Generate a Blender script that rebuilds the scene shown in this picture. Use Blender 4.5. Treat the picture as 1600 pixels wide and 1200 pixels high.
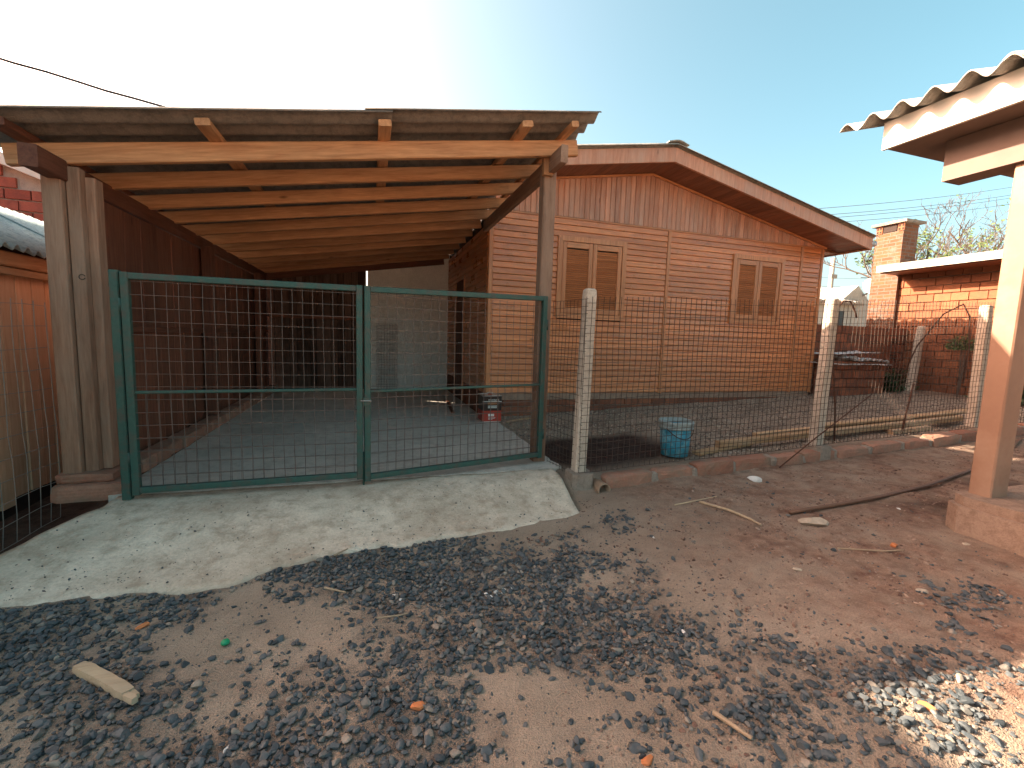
import bpy, math, random
import numpy as np
from mathutils import Vector, Matrix, noise, Quaternion
random.seed(7); rng = np.random.default_rng(7)
for o in list(bpy.data.objects): bpy.data.objects.remove(o)
scene = bpy.context.scene
COL = scene.collection
R = math.radians

# ------------------------------------------------------------------ camera
H = 1.13
def cam_axes(p, r, y):
    p, r, y = R(p), R(r), R(y)
    f = Vector((math.sin(y)*math.cos(p), math.cos(y)*math.cos(p), -math.sin(p)))
    rt = Vector((math.cos(y), -math.sin(y), 0)); up = rt.cross(f)
    return rt*math.cos(r)+up*math.sin(r), -rt*math.sin(r)+up*math.cos(r), f
ax = cam_axes(6.06, 1.86, 17.6)
cd = bpy.data.cameras.new('camera'); cam = bpy.data.objects.new('camera', cd); COL.objects.link(cam)
M = Matrix((ax[0], ax[1], -ax[2])).transposed().to_4x4(); M.translation = Vector((0, 0, H))
cam.matrix_world = M
cd.sensor_width = 36; cd.lens = 36*696/1600; cd.clip_start = .05; cd.clip_end = 3000
scene.camera = cam
scene.render.resolution_x = 1024; scene.render.resolution_y = 768

# ------------------------------------------------------------------ sky, sun, exposure
SUN_EL = 28.0
SUN_H = Vector((-.853, .523, 0)).normalized()          # towards the sun, ahead and to the left
SUN = Vector((SUN_H.x*math.cos(R(SUN_EL)), SUN_H.y*math.cos(R(SUN_EL)), math.sin(R(SUN_EL))))
w = bpy.data.worlds.new('World'); scene.world = w; w.use_nodes = True
nt = w.node_tree; bg = nt.nodes['Background']
sky = nt.nodes.new('ShaderNodeTexSky'); sky.sky_type = 'NISHITA'; sky.sun_disc = False
sky.sun_elevation = R(SUN_EL); sky.sun_rotation = math.atan2(SUN_H.x, SUN_H.y) % (2*math.pi)
sky.altitude = 50; sky.air_density = .7; sky.dust_density = 5.0; sky.ozone_density = 1.0
tint = nt.nodes.new('ShaderNodeMix'); tint.data_type = 'RGBA'; tint.blend_type = 'MULTIPLY'; tint.inputs[0].default_value = 1
tint.inputs[7].default_value = (1.30, 1.03, .84, 1)
hs_ = nt.nodes.new('ShaderNodeHueSaturation'); hs_.inputs['Hue'].default_value = .466; hs_.inputs['Saturation'].default_value = 1.25
nt.links.new(sky.outputs[0], hs_.inputs['Color']); nt.links.new(hs_.outputs[0], tint.inputs[6]); nt.links.new(tint.outputs[2], bg.inputs[0])
bg.inputs[1].default_value = .09
sd = bpy.data.lights.new('sun', 'SUN'); sun = bpy.data.objects.new('sun', sd); COL.objects.link(sun)
sd.energy = 4.2; sd.angle = R(.53); sd.color = (1, .86, .68)
sun.rotation_euler = (-SUN).to_track_quat('-Z', 'Y').to_euler(); sun.location = SUN*60
scene.view_settings.view_transform = 'Standard'; scene.view_settings.look = 'None'
scene.view_settings.gamma = 1; scene.view_settings.exposure = 2.5

# ------------------------------------------------------------------ materials
MAT = {}
class N:
    def __init__(s, name):
        m = bpy.data.materials.new(name); m.use_nodes = True
        s.m = m; s.t = m.node_tree; s.b = s.t.nodes['Principled BSDF']; MAT[name] = m
    def n(s, typ, **kw):
        x = s.t.nodes.new('ShaderNode'+typ)
        for k, v in kw.items(): setattr(x, k, v)
        return x
    def l(s, a, b): s.t.links.new(a, b)
    def val(s, sock, v):
        if hasattr(v, 'is_output'): s.l(v, sock)
        else: sock.default_value = v
    def coord(s, scale=(1, 1, 1), obj=True, rand=True):
        tc = s.n('TexCoord'); mp = s.n('Mapping'); mp.inputs['Scale'].default_value = scale
        src = tc.outputs['Object'] if obj else s.n('NewGeometry').outputs['Position']
        if obj and rand:
            oi = s.n('ObjectInfo'); ml = s.math('MULTIPLY', oi.outputs['Random'], 37.0)
            ad = s.n('VectorMath', operation='ADD'); s.l(src, ad.inputs[0]); s.l(ml, ad.inputs[1]); src = ad.outputs[0]
        s.l(src, mp.inputs['Vector']); return mp.outputs[0]
    def noise(s, vec, scale, detail=5, rough=.6, dist=0):
        x = s.n('TexNoise'); x.inputs['Scale'].default_value = scale; x.inputs['Detail'].default_value = detail
        x.inputs['Roughness'].default_value = rough; x.inputs['Distortion'].default_value = dist
        s.l(vec, x.inputs['Vector']); return x.outputs['Fac']
    def ramp(s, fac, stops):
        x = s.n('ValToRGB'); e = x.color_ramp.elements
        while len(e) < len(stops): e.new(.5)
        for i, (p, c) in enumerate(stops):
            e[i].position = p; e[i].color = (c, c, c, 1) if not hasattr(c, '__len__') else (*c, 1)
        s.l(fac, x.inputs[0]); return x.outputs[0]
    def math(s, op, a, b=0., clamp=False):
        x = s.n('Math', operation=op, use_clamp=clamp); s.val(x.inputs[0], a); s.val(x.inputs[1], b); return x.outputs[0]
    def mix(s, fac, a, b, blend='MIX'):
        x = s.n('Mix', data_type='RGBA', blend_type=blend); s.val(x.inputs[0], fac)
        for sock, v in ((x.inputs[6], a), (x.inputs[7], b)):
            if hasattr(v, 'is_output'): s.l(v, sock)
            else: sock.default_value = (*v, 1)
        return x.outputs[2]
    def rnd(s): return s.n('ObjectInfo').outputs['Random']
    def bump(s, h, strength=.4, dist=.01):
        x = s.n('Bump'); x.inputs['Strength'].default_value = strength; x.inputs['Distance'].default_value = dist
        s.l(h, x.inputs['Height']); s.l(x.outputs[0], s.b.inputs['Normal'])
    def out(s, col, rough=.7, spec=.4, metal=0):
        if hasattr(col, 'is_output'): s.l(col, s.b.inputs['Base Color'])
        else: s.b.inputs['Base Color'].default_value = (*col, 1)
        s.val(s.b.inputs['Roughness'], rough); s.b.inputs['Specular IOR Level'].default_value = spec
        s.b.inputs['Metallic'].default_value = metal
        return s.m

def wood(name, dark, light, axis, rough=.55, weather=None, var=.35, bump=.25, spec=.4, knots=True):
    k = N(name); sc = [1, 1, 1]; sc['XYZ'.index(axis)] = .07
    v = k.coord(tuple(sc)); g = k.noise(v, 34, 6, .65, .6); g2 = k.noise(v, 120, 3, .6)
    v2 = k.coord((1, 1, 1)); big = k.noise(v2, 2.2, 4, .6)
    f = k.math('ADD', k.math('MULTIPLY', g, .75), k.math('MULTIPLY', g2, .25))
    c = k.ramp(f, [(.3, dark), (.68, light)])
    br = k.math('ADD', k.math('MULTIPLY', k.rnd(), var*2), 1-var)
    c = k.mix(1, c, k.math('MULTIPLY', br, k.math('ADD', k.math('MULTIPLY', big, .5), .75)), 'MULTIPLY')
    if weather:
        wf = k.ramp(k.noise(k.coord(tuple(.35 if a != .07 else .1 for a in sc)), 9, 5, .7), [(.45, 0.), (.7, 1.)])
        c = k.mix(k.math('MULTIPLY', wf, .75), c, weather)
    if knots:
        kv = list(sc); kv['XYZ'.index(axis)] = .35
        vo = k.n('TexVoronoi'); vo.inputs['Scale'].default_value = 5; k.l(k.coord(tuple(kv)), vo.inputs['Vector'])
        kf = k.ramp(vo.outputs['Distance'], [(.03, 1.), (.09, 0.)])
        c = k.mix(k.math('MULTIPLY', kf, .7), c, tuple(a*.35 for a in dark))
    k.bump(f, bump, .004)
    return k.out(c, k.ramp(big, [(.3, rough-.12), (.7, rough+.12)]), spec)

for A in 'XYZ':
    wood('siding'+A, (.40, .118, .040), (.70, .275, .105), A, .33, None, .16, .15, .5)
    wood('frame_wood'+A, (.36, .125, .045), (.62, .27, .115), A, .40, None, .1, .12, .45, False)
    wood('rafter'+A, (.33, .14, .06), (.60, .32, .155), A, .65, None, .22, .35, .3)
    wood('old_post'+A, (.17, .085, .052), (.37, .215, .14), A, .75, (.36, .25, .18), .25, .6, .25)
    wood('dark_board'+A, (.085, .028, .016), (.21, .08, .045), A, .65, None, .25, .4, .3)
    wood('lumber'+A, (.3, .16, .07), (.55, .36, .2), A, .75, (.42, .33, .24), .25, .5, .25)
wood('gable_wood', (.38, .15, .08), (.62, .31, .195), 'Z', .5, (.52, .33, .24), .2, .2, .4)
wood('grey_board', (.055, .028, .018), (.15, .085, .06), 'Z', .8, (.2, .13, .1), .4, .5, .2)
wood('shed_board', (.62, .35, .2), (.8, .54, .35), 'Z', .6, (.66, .42, .26), .2, .3, .3)
wood('offcut_wood', (.38, .26, .15), (.58, .44, .29), 'X', .8, (.34, .27, .2), .1, .7, .2)
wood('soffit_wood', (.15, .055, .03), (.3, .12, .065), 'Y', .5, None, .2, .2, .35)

def concrete(name, c1, c2, stain, speck=.0, rough=.9, obj=False, sc=1.0):
    k = N(name); v = k.coord((sc, sc, sc), obj)
    a = k.noise(v, 1.3, 6, .65); b = k.noise(v, 9, 6, .7); c = k.noise(v, 70, 3, .6)
    col = k.ramp(a, [(.3, c1), (.7, c2)])
    col = k.mix(k.math('MULTIPLY', k.ramp(b, [(.46, 0.), (.66, 1.)]), .6), col, stain)
    col = k.mix(1, col, k.math('ADD', k.math('MULTIPLY', c, .5), .75), 'MULTIPLY')
    if speck:
        vo = k.n('TexVoronoi'); vo.inputs['Scale'].default_value = 26; k.l(k.coord((1, 1.8, 1), obj), vo.inputs['Vector'])
        sp = k.math('MULTIPLY', k.ramp(vo.outputs['Distance'], [(.07, 1.), (.12, 0.)]), k.ramp(k.noise(v, 3.1, 3), [(.48, 0.), (.6, 1.)]))
        col = k.mix(k.math('MULTIPLY', sp, speck), col, (.06, .055, .05))
    k.bump(k.math('ADD', k.math('MULTIPLY', b, .6), k.math('MULTIPLY', c, .4)), .8, .022)
    return k.out(col, rough, .2)
concrete('apron_concrete', (.45, .345, .25), (.82, .69, .545), (.32, .225, .15), .95)
concrete('slab_concrete', (.46, .40, .34), (.64, .565, .48), (.33, .27, .22), .5, .7)
concrete('post_concrete', (.56, .46, .36), (.70, .59, .475), (.40, .32, .25), .5, .85, True, 3)
concrete('mortar', (.30, .24, .19), (.42, .35, .285), (.22, .165, .125), 0, .95, True, 4)
concrete('plinth_cement', (.29, .19, .135), (.40, .275, .2), (.19, .115, .08), 0, .9, True, 2)
concrete('white_panel_mat', (.78, .76, .69), (.84, .82, .75), (.70, .68, .61), 0, .8, True, .8)
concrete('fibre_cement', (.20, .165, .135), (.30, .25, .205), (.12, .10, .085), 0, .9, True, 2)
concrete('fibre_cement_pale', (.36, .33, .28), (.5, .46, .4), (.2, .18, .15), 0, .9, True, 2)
concrete('shed_sheet', (.33, .42, .42), (.5, .58, .55), (.14, .2, .22), 0, .7, True, 3)
concrete('painted_render', (.36, .36, .33), (.46, .46, .42), (.27, .27, .24), 0, .85, True, 1)

def bricky(name, c1, c2, grime, gr=.5, rough=.9):
    k = N(name); v = k.coord((1, 1, 1)); a = k.noise(v, 6, 5, .65); b = k.noise(v, 45, 4, .7)
    col = k.mix(k.rnd(), c1, c2)
    col = k.mix(1, col, k.math('ADD', k.math('MULTIPLY', b, .7), .65), 'MULTIPLY')
    col = k.mix(k.math('MULTIPLY', k.ramp(a, [(.45, 0.), (.68, 1.)]), gr), col, grime)
    wv = k.n('TexWave', wave_type='BANDS', bands_direction='Z'); wv.inputs['Scale'].default_value = 14; k.l(k.coord((1, 1, 1), True, False), wv.inputs['Vector'])
    k.bump(k.math('ADD', b, k.math('MULTIPLY', wv.outputs['Fac'], .35)), .5, .006)
    return k.out(col, rough, .2)
bricky('brick', (.22, .078, .038), (.30, .115, .055), (.13, .06, .042), .4)
bricky('brick_old', (.21, .075, .042), (.32, .12, .065), (.09, .055, .045), .8)
bricky('kerb_brick', (.30, .135, .088), (.40, .20, .135), (.27, .185, .13), .9)
bricky('neighbour_brick', (.26, .075, .055), (.36, .12, .085), (.13, .055, .05), .5)
k = N('chimney_brick'); tb = k.n('TexBrick'); tb.inputs['Scale'].default_value = 1
k.l(k.coord((1, 1, 1), True, False), tb.inputs['Vector'])
sep = k.n('SeparateXYZ'); k.l(k.n('TexCoord').outputs['Object'], sep.inputs[0]); cmb = k.n('CombineXYZ')
k.l(k.math('ADD', sep.outputs[0], sep.outputs[1]), cmb.inputs[0]); k.l(sep.outputs[2], cmb.inputs[1]); k.l(cmb.outputs[0], tb.inputs['Vector'])
tb.inputs['Brick Width'].default_value = .23; tb.inputs['Row Height'].default_value = .068; tb.inputs['Mortar Size'].default_value = .009
tb.inputs['Color1'].default_value = (.2, .078, .038, 1); tb.inputs['Color2'].default_value = (.14, .055, .03, 1); tb.inputs['Mortar'].default_value = (.15, .11, .085, 1)
nn = k.noise(k.coord(), 7, 5, .7)
cc = k.mix(k.math('MULTIPLY', k.ramp(nn, [(.5, 0.), (.66, 1.)]), .7), tb.outputs['Color'], (.16, .13, .11)); k.bump(k.math('SUBTRACT', nn, tb.outputs['Fac']), .6, .02); k.out(cc, .92, .2)

def plain(name, col, rough=.6, metal=0, spec=.4, nscale=25, nvar=.35, dirt=None):
    k = N(name); f = k.noise(k.coord(), nscale, 5, .65)
    c = k.mix(1, col, k.math('ADD', k.math('MULTIPLY', f, 2*nvar), 1-nvar), 'MULTIPLY')
    if dirt: c = k.mix(k.math('MULTIPLY', k.ramp(k.noise(k.coord(), nscale*.35, 5, .7), [(.47, 0.), (.62, 1.)]), .8), c, dirt)
    k.bump(f, .15, .003); return k.out(c, rough, spec, metal)
plain('gate_green', (.028, .085, .066), .5, 0, .45, 40, .4, (.075, .068, .052))
plain('mesh_rust', (.13, .095, .08), .5, .4, .4, 30, .5)
plain('mesh_zinc', (.30, .285, .26), .45, .6, .5, 30, .3)
plain('mesh_dark', (.07, .048, .038), .9, 0, .2, 30, .5)
plain('rebar', (.10, .045, .028), .8, .2, .3, 60, .5)
plain('bucket_blue', (.03, .24, .34), .5, 0, .45, 26, .5, (.22, .40, .43))
plain('bucket_rim', (.28, .32, .30), .55, 0, .4, 12, .4, (.1, .13, .15))
plain('tin_black', (.025, .017, .015), .35, .2, .5, 20, .3)
plain('tin_red', (.45, .045, .025), .35, .0, .5, 8, .4)
plain('tin_metal', (.62, .60, .56), .3, .8, .5, 20, .2)
plain('print_white', (.75, .72, .66), .5); plain('print_orange', (.65, .22, .05), .5)
plain('white_metal', (.78, .76, .73), .5, .2, .4, 8, .25, (.3, .28, .26))
plain('cable_black', (.03, .035, .04), .6); plain('wire_grey', (.16, .17, .17), .6)
plain('pvc', (.36, .25, .17), .5); plain('hose', (.17, .085, .05), .6)
plain('dish', (.55, .56, .55), .5); plain('pole_wood', (.38, .33, .26), .8)
plain('bark', (.13, .10, .08), .9, 0, .2, 12, .5); plain('leaf', (.075, .11, .035), .6, 0, .3, 5, .5); plain('leaf_dark', (.04, .075, .028), .6, 0, .3, 5, .5)
plain('stone_pale', (.44, .35, .26), .9, 0, .2, 30, .4); plain('stone_white', (.66, .63, .58), .8, 0, .2, 30, .3)
plain('chip_orange', (.55, .19, .075), .9, 0, .2, 30, .3); plain('cap_green', (.01, .28, .12), .4); plain('twig', (.36, .26, .17), .85, 0, .2, 30, .4)
plain('porch_paint', (.68, .63, .55), .6, 0, .3, 6, .15); plain('dark_gap', (.03, .018, .013), .9); plain('dark_glass', (.02, .025, .03), .2)
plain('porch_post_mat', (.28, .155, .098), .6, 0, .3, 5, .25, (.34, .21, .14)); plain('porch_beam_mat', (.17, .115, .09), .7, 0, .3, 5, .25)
# loose stones: colour changes from stone to stone (each mesh island)
def pebbles(name, stops):
    k = N(name); gi = k.n('NewGeometry').outputs['Random Per Island']; f = k.noise(k.coord((1, 1, 1), False), 60, 4, .6)
    c = k.ramp(gi, stops); c = k.mix(1, c, k.math('ADD', k.math('MULTIPLY', f, .8), .6), 'MULTIPLY'); k.bump(f, .2, .002)
    k.out(c, .62, .4)
pebbles('gravel_mat', [(0., (.035, .042, .046)), (.45, (.065, .075, .08)), (.75, (.10, .105, .105)), (.93, (.15, .135, .115)), (1., (.28, .23, .18))])
pebbles('clod_mat', [(0., (.10, .05, .035)), (.5, (.2, .115, .08)), (1., (.36, .25, .18))])
pebbles('yard_gravel_mat', [(0., (.1, .075, .06)), (.4, (.26, .195, .15)), (.8, (.42, .32, .24)), (1., (.5, .4, .3))])
# ground: sand, red earth and dark soil, weights stored on the vertices
k = N('ground_mat'); v = k.coord((1, 1, 1), False)
a = k.noise(v, 1.1, 6, .65); b = k.noise(v, 11, 6, .7); c3 = k.noise(v, 160, 2, .6)
at = k.n('Attribute', attribute_name='soil'); sp = k.n('SeparateColor'); k.l(at.outputs['Color'], sp.inputs[0])
col = k.ramp(a, [(.3, (.31, .232, .168)), (.7, (.46, .36, .27))])
red = k.ramp(b, [(.35, (.17, .088, .06)), (.65, (.37, .225, .155))])
col = k.mix(k.math('MULTIPLY', sp.outputs[0], k.ramp(k.noise(v, 3.2, 6, .7), [(.35, .25), (.62, 1.)])), col, red)
col = k.mix(sp.outputs[1], col, k.ramp(b, [(.38, (.028, .014, .011)), (.7, (.075, .042, .032))]))
col = k.mix(k.math('MULTIPLY', sp.outputs[2], k.ramp(k.noise(v, 5, 5, .7), [(.4, .1), (.6, 1.)])), col, (.10, .08, .068))
col = k.mix(1, col, k.math('ADD', k.math('MULTIPLY', c3, .9), .55), 'MULTIPLY')
k.bump(k.math('ADD', k.math('MULTIPLY', b, .5), k.math('MULTIPLY', c3, .35)), 1., .035); k.out(col, .95, .15)

# ------------------------------------------------------------------ builders
WL = {}
def wloc(o): return WL.get(o.name, Vector()) if o else Vector()
def reg(o, parent, loc):
    COL.objects.link(o); o.location = Vector(loc)-wloc(parent)
    if parent: o.parent = parent
    WL[o.name] = Vector(loc); return o
def tag(o, label=None, cat=None, group=None, kind=None):
    for n_, v_ in (('label', label), ('category', cat), ('group', group), ('kind', kind)):
        if v_: o[n_] = v_
    return o
def thing(name, label, cat, loc, group=None):
    return tag(reg(bpy.data.objects.new(name, None), None, loc), label, cat, group)
class MB:
    def __init__(s): s.v = []; s.f = []
    def add(s, vs, fs):
        n = len(s.v); s.v += [tuple(p) for p in vs]; s.f += [tuple(i+n for i in f) for f in fs]; return s
    def hexa(s, p): return s.add(p, [(0, 3, 2, 1), (4, 5, 6, 7), (0, 1, 5, 4), (1, 2, 6, 5), (2, 3, 7, 6), (3, 0, 4, 7)])
    def box(s, x0, x1, y0, y1, z0, z1):
        return s.hexa([(x0, y0, z0), (x1, y0, z0), (x1, y1, z0), (x0, y1, z0), (x0, y0, z1), (x1, y0, z1), (x1, y1, z1), (x0, y1, z1)])
    def prism(s, poly, axis, a, b):
        """polygon in the two other axes, pushed along axis from a to b"""
        n = len(poly)
        def P(q, t): return {'X': (t, q[0], q[1]), 'Y': (q[0], t, q[1]), 'Z': (q[0], q[1], t)}[axis]
        vs = [P(q, a) for q in poly]+[P(q, b) for q in poly]
        return s.add(vs, [tuple(range(n)), tuple(range(2*n-1, n-1, -1))]+[(i, i+n, (i+1) % n+n, (i+1) % n) for i in range(n)])
    def beam(s, p, q, w_, h_, up=(0, 0, 1), ch=.006):
        """chamfered timber from p to q, w across, h along up"""
        p, q = Vector(p), Vector(q); d = (q-p).normalized(); u = Vector(up); sd_ = d.cross(u).normalized(); u = sd_.cross(d)
        hw, hh = w_/2, h_/2; pr = [(-hw+ch, -hh), (hw-ch, -hh), (hw, -hh+ch), (hw, hh-ch), (hw-ch, hh), (-hw+ch, hh), (-hw, hh-ch), (-hw, -hh+ch)]
        vs = [p+sd_*a+u*b for a, b in pr]+[q+sd_*a+u*b for a, b in pr]
        return s.add(vs, [tuple(range(7, -1, -1)), tuple(range(8, 16))]+[(i, (i+1) % 8, (i+1) % 8+8, i+8) for i in range(8)])
    def rough(s, p, q, w_, h_, seed=0, am=.008, nu=9, nv=4):
        """worn, uneven block from p to q"""
        p, q = Vector(p), Vector(q); d = q-p; L = d.length; sd_ = Vector((d.y, -d.x, 0)).normalized(); up_ = sd_.cross(d).normalized()
        base = len(s.v); ring = [(-1+2*i/nv, -1) for i in range(nv)]+[(1, -1+2*i/nv) for i in range(nv)]+[(1-2*i/nv, 1) for i in range(nv)]+[(-1, 1-2*i/nv) for i in range(nv)]; n = len(ring)
        for i in range(nu+1):
            t = i/nu; e = min(t, 1-t)*L; k_ = 1-.16*max(0, 1-e/.02)
            for a, b in ring:
                c = 1-.07*(abs(a*b) > .9); P_ = p+d*t+sd_*(a*w_/2*k_*c)+up_*(b*h_/2*k_*c); N_ = noise.noise_vector(P_*11+Vector((seed, 0, 0)))*am+noise.noise_vector(P_*37)*am*.5
                s.v.append(tuple(P_+N_))
        for i in range(nu):
            for j in range(n): s.f.append((base+i*n+j, base+(i+1)*n+j, base+(i+1)*n+(j+1) % n, base+i*n+(j+1) % n))
        s.f.append(tuple(base+j for j in range(n))); s.f.append(tuple(base+nu*n+j for j in range(n-1, -1, -1))); return s
    def tube(s, pts, r, n=6, r2=None, cap=True):
        pts = [Vector(p) for p in pts]; m = len(pts); base = len(s.v); ref = None
        for i, p in enumerate(pts):
            d = (pts[min(i+1, m-1)]-pts[max(i-1, 0)]).normalized()
            if ref is None: ref = d.orthogonal().normalized()
            ref = (ref-d*ref.dot(d)).normalized(); bi = d.cross(ref)
            rr = r if r2 is None else r+(r2-r)*i/(m-1)
            for j in range(n):
                a_ = 2*math.pi*j/n; s.v.append(tuple(p+ref*math.cos(a_)*rr+bi*math.sin(a_)*rr))
        for i in range(m-1):
            for j in range(n):
                s.f.append((base+i*n+j, base+i*n+(j+1) % n, base+(i+1)*n+(j+1) % n, base+(i+1)*n+j))
        if cap:
            s.f.append(tuple(base+j for j in range(n-1, -1, -1))); s.f.append(tuple(base+(m-1)*n+j for j in range(n)))
        return s
    def lathe(s, prof, c, n=28):
        base = len(s.v); m = len(prof)
        for r_, z_ in prof:
            for j in range(n):
                a_ = 2*math.pi*j/n; s.v.append((c[0]+r_*math.cos(a_), c[1]+r_*math.sin(a_), c[2]+z_))
        for i in range(m-1):
            for j in range(n): s.f.append((base+i*n+j, base+i*n+(j+1) % n, base+(i+1)*n+(j+1) % n, base+(i+1)*n+j))
        return s
    def mesh(s, name, mat, smooth=False, center=True):
        vs = np.array(s.v, float); c = (vs.min(0)+vs.max(0))/2 if center else np.zeros(3)
        me = bpy.data.meshes.new(name); me.from_pydata((vs-c).tolist(), [], s.f); me.materials.append(MAT[mat])
        me.polygons.foreach_set('use_smooth', [bool(smooth)]*len(me.polygons))
        me.update(); return me, Vector(c)
    def build(s, name, mat, parent=None, smooth=False):
        me, c = s.mesh(name, mat, smooth); return reg(bpy.data.objects.new(name, me), parent, c)
CACHE = {}
def shared(name, key, make, mat, parent, loc, smooth=False):
    kk = (name, key, mat)
    if kk not in CACHE: CACHE[kk] = make().mesh(name, mat, smooth)[0]
    return reg(bpy.data.objects.new(name, CACHE[kk]), parent, loc)
def timber(name, p, q, w_, h_, mat, parent, up=(0, 0, 1), ch=.006):
    p, q = Vector(p), Vector(q); d = q-p; i = max(range(3), key=lambda k_: abs(d[k_])); a_ = Vector((0, 0, 0)); a_[i] = d.length/2*(1 if d[i] > 0 else -1)
    o = MB().beam(-a_, a_, w_, h_, up, ch).build(name, mat+'XYZ'[i], None)      # grain runs along the timber: build straight, then turn
    o.rotation_mode = 'QUATERNION'; o.rotation_quaternion = a_.rotation_difference(d)
    o.location = (p+q)/2-wloc(parent); WL[o.name] = (p+q)/2
    if parent: o.parent = parent
    return o
def nz(x, y=0, z=0): return noise.noise(Vector((x, y, z)))
def sst(a, b, x): t = min(1, max(0, (x-a)/(b-a))); return t*t*(3-2*t)
# ------------------------------------------------------------------ ground
def yard_z(x): return -.02+.045*min(max(0, x-1.5), 8.5)
def ground_z(x, y):
    out = -.14+.045*min(max(0, x-.9), 9.2)
    z = out
    if x > 1.5:
        t = sst(3.14, 3.30, y); z = out*(1-t)+yard_z(x)*t
    elif x > -1.9:
        t = sst(2.6, 3.4, y); z = out*(1-t)-.2*t
    if x < -1.6: z -= .10*sst(-1.6, -2.1, x)
    return z
def gravel_mask(x, y):
    """0 bare sand .. 1 dense gravel, in front of the gate"""
    n = nz(x*1.15+3.1, y*1.5+7.7)*.75+nz(x*3.1, y*3.6, 4)*.4+nz(x*8, y*8, 9)*.2
    m = n+.46-.72*sst(.9, 2.1, x-.5*(1.5-y))
    m += .28*nz(x*17, y*17, 3)
    m -= .5*math.exp(-(((x+.62)/.42)**2+((y-1.95)/.33)**2))           # bare sand left of centre
    m -= .55*math.exp(-(((x-.55)/.28)**2+((y-2.33)/.16)**2))
    m -= .45*math.exp(-(((x-.50)/.16)**2+((y-1.45)/.14)**2))
    m += .28*math.exp(-(((x-1.15)/.3)**2+((y-1.0)/.25)**2))
    m += .35*math.exp(-(((x-1.05)/.4)**2+((y-2.35)/.22)**2))
    m -= sst(2.75, 3.2, y)
    return min(1, max(.035, m*2.2+.15))
def darker(x, y):  # weight of the near-black soil patch between gate post and bucket
    d = math.exp(-(((x-2.25)/.75)**4+((y-3.95-.25*(x-1.6)*.2)/.55)**4))*sst(3.28, 3.36, y)
    return min(1, max(0, d*1.7+nz(x*4, y*4, 2)*.5*d-.15))
xs = np.concatenate([[-900, -300, -100, -40, -20, -12, -8, -6], np.arange(-4.5, 11, .055), np.arange(11, 16, .4), [17, 20, 26, 40, 100, 300, 900]])
ys = np.concatenate([[-900, -300, -100, -30, -10, -4, -1.5], np.arange(-.5, 4.4, .045), np.arange(4.4, 7.6, .08), [8, 9, 10, 12, 16, 24, 40, 100, 300, 900]])
gv, soil = [], []
for y in ys:
    for x in xs:
        near = 1 if (-4 < x < 11 and -.5 < y < 8) else 0
        z = ground_z(x, y)
        if near:
            z += .016*nz(x*1.7, y*1.7, 1)+.010*nz(x*5, y*5, 2)+.006*nz(x*13, y*13, 3)
            if y < 3.1 and x > 1.2: z += .016*sst(1.2, 2.2, x)*abs(nz(x*4.2, y*6, 8))+.035*sst(2.75, 3.15, y)*abs(nz(x*2.1, y*2, 5))
        gv.append((x, y, z))
        if near:
            rd = max(sst(1.0, 2.6, x+.5*nz(x, y, 6)), sst(-1.7, -2., x))
            dk = darker(x, y)
            if x < -1.75: dk = max(dk, .8*sst(-1.75, -2.05, x))
            dk = max(dk, .75*sst(3.2, 4.2, x)*math.exp(-((y-2.05-.1*nz(x*2, 3))/.38)**2)*sst(-.25, .25, nz(x*2.2, y*3, 12)))
            dk = max(dk, .8*math.exp(-(((x-.05)/.055)**2+((y-1.43)/.1)**2)))
            gr = gravel_mask(x, y)*.8
            if y > 3.3 and x > 1.5: rd, gr = .3, .2+.5*nz(x*1.5, y*3, 7)
            soil.append((rd, dk, max(0, gr), 1))
        else: soil.append((.5, 0, .2, 1))
nx_ = len(xs); gf = [(j*nx_+i, j*nx_+i+1, (j+1)*nx_+i+1, (j+1)*nx_+i) for j in range(len(ys)-1) for i in range(nx_-1)]
me = bpy.data.meshes.new('ground'); me.from_pydata(gv, [], gf); me.materials.append(MAT['ground_mat'])
ca = me.color_attributes.new('soil', 'FLOAT_COLOR', 'POINT'); ca.data.foreach_set('color', np.array(soil, np.float32).ravel())
me.polygons.foreach_set('use_smooth', [True]*len(me.polygons))
tag(reg(bpy.data.objects.new('ground', me), None, (0, 0, 0)), 'sandy earth with patches of grey gravel and dark soil', kind='structure')

# concrete apron in front of the gate, ragged front edge
front = [(-2.05, 2.50), (-1.72, 2.46), (-1.43, 2.42), (-1.26, 2.41), (-1.05, 2.42), (-.83, 2.38), (-.66, 2.38), (-.49, 2.50), (-.21, 2.59), (.07, 2.63), (.25, 2.615), (.46, 2.67), (.74, 2.65), (1.12, 2.72), (1.42, 2.80)]
def front_y(x):
    for (a, b), (c, d) in zip(front, front[1:]):
        if a <= x <= c: return b+(d-b)*(x-a)/(c-a)+.018*nz(x*9, 1)+.010*nz(x*25, 2)
    return front[-1][1]
nc, nr = 110, 26; av = []
for j in range(nr+1):
    t = j/nr
    for i in range(nc+1):
        u = i/nc; xf = -2.02+u*(1.44+2.02); xb = -1.60+u*(1.50+1.60); yf = front_y(xf); x = xf+(xb-xf)*min(1, t*1.25); y = yf+(3.50-yf)*t
        z = -.122+.122*sst(0, .8, t)-.004+.009*nz(x*3, y*3)+.006*nz(x*9, y*9, 2)+.003*nz(x*30, y*30, 2)
        if j == 0: z -= .018
        av.append((x, y, z))
af = [(j*(nc+1)+i, j*(nc+1)+i+1, (j+1)*(nc+1)+i+1, (j+1)*(nc+1)+i) for j in range(nr) for i in range(nc)]
rim = [i for i in range(nc+1)]+[j*(nc+1)+nc for j in range(1, nr+1)]+[nr*(nc+1)+i for i in range(nc-1, -1, -1)]+[j*(nc+1) for j in range(nr-1, 0, -1)]
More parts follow.
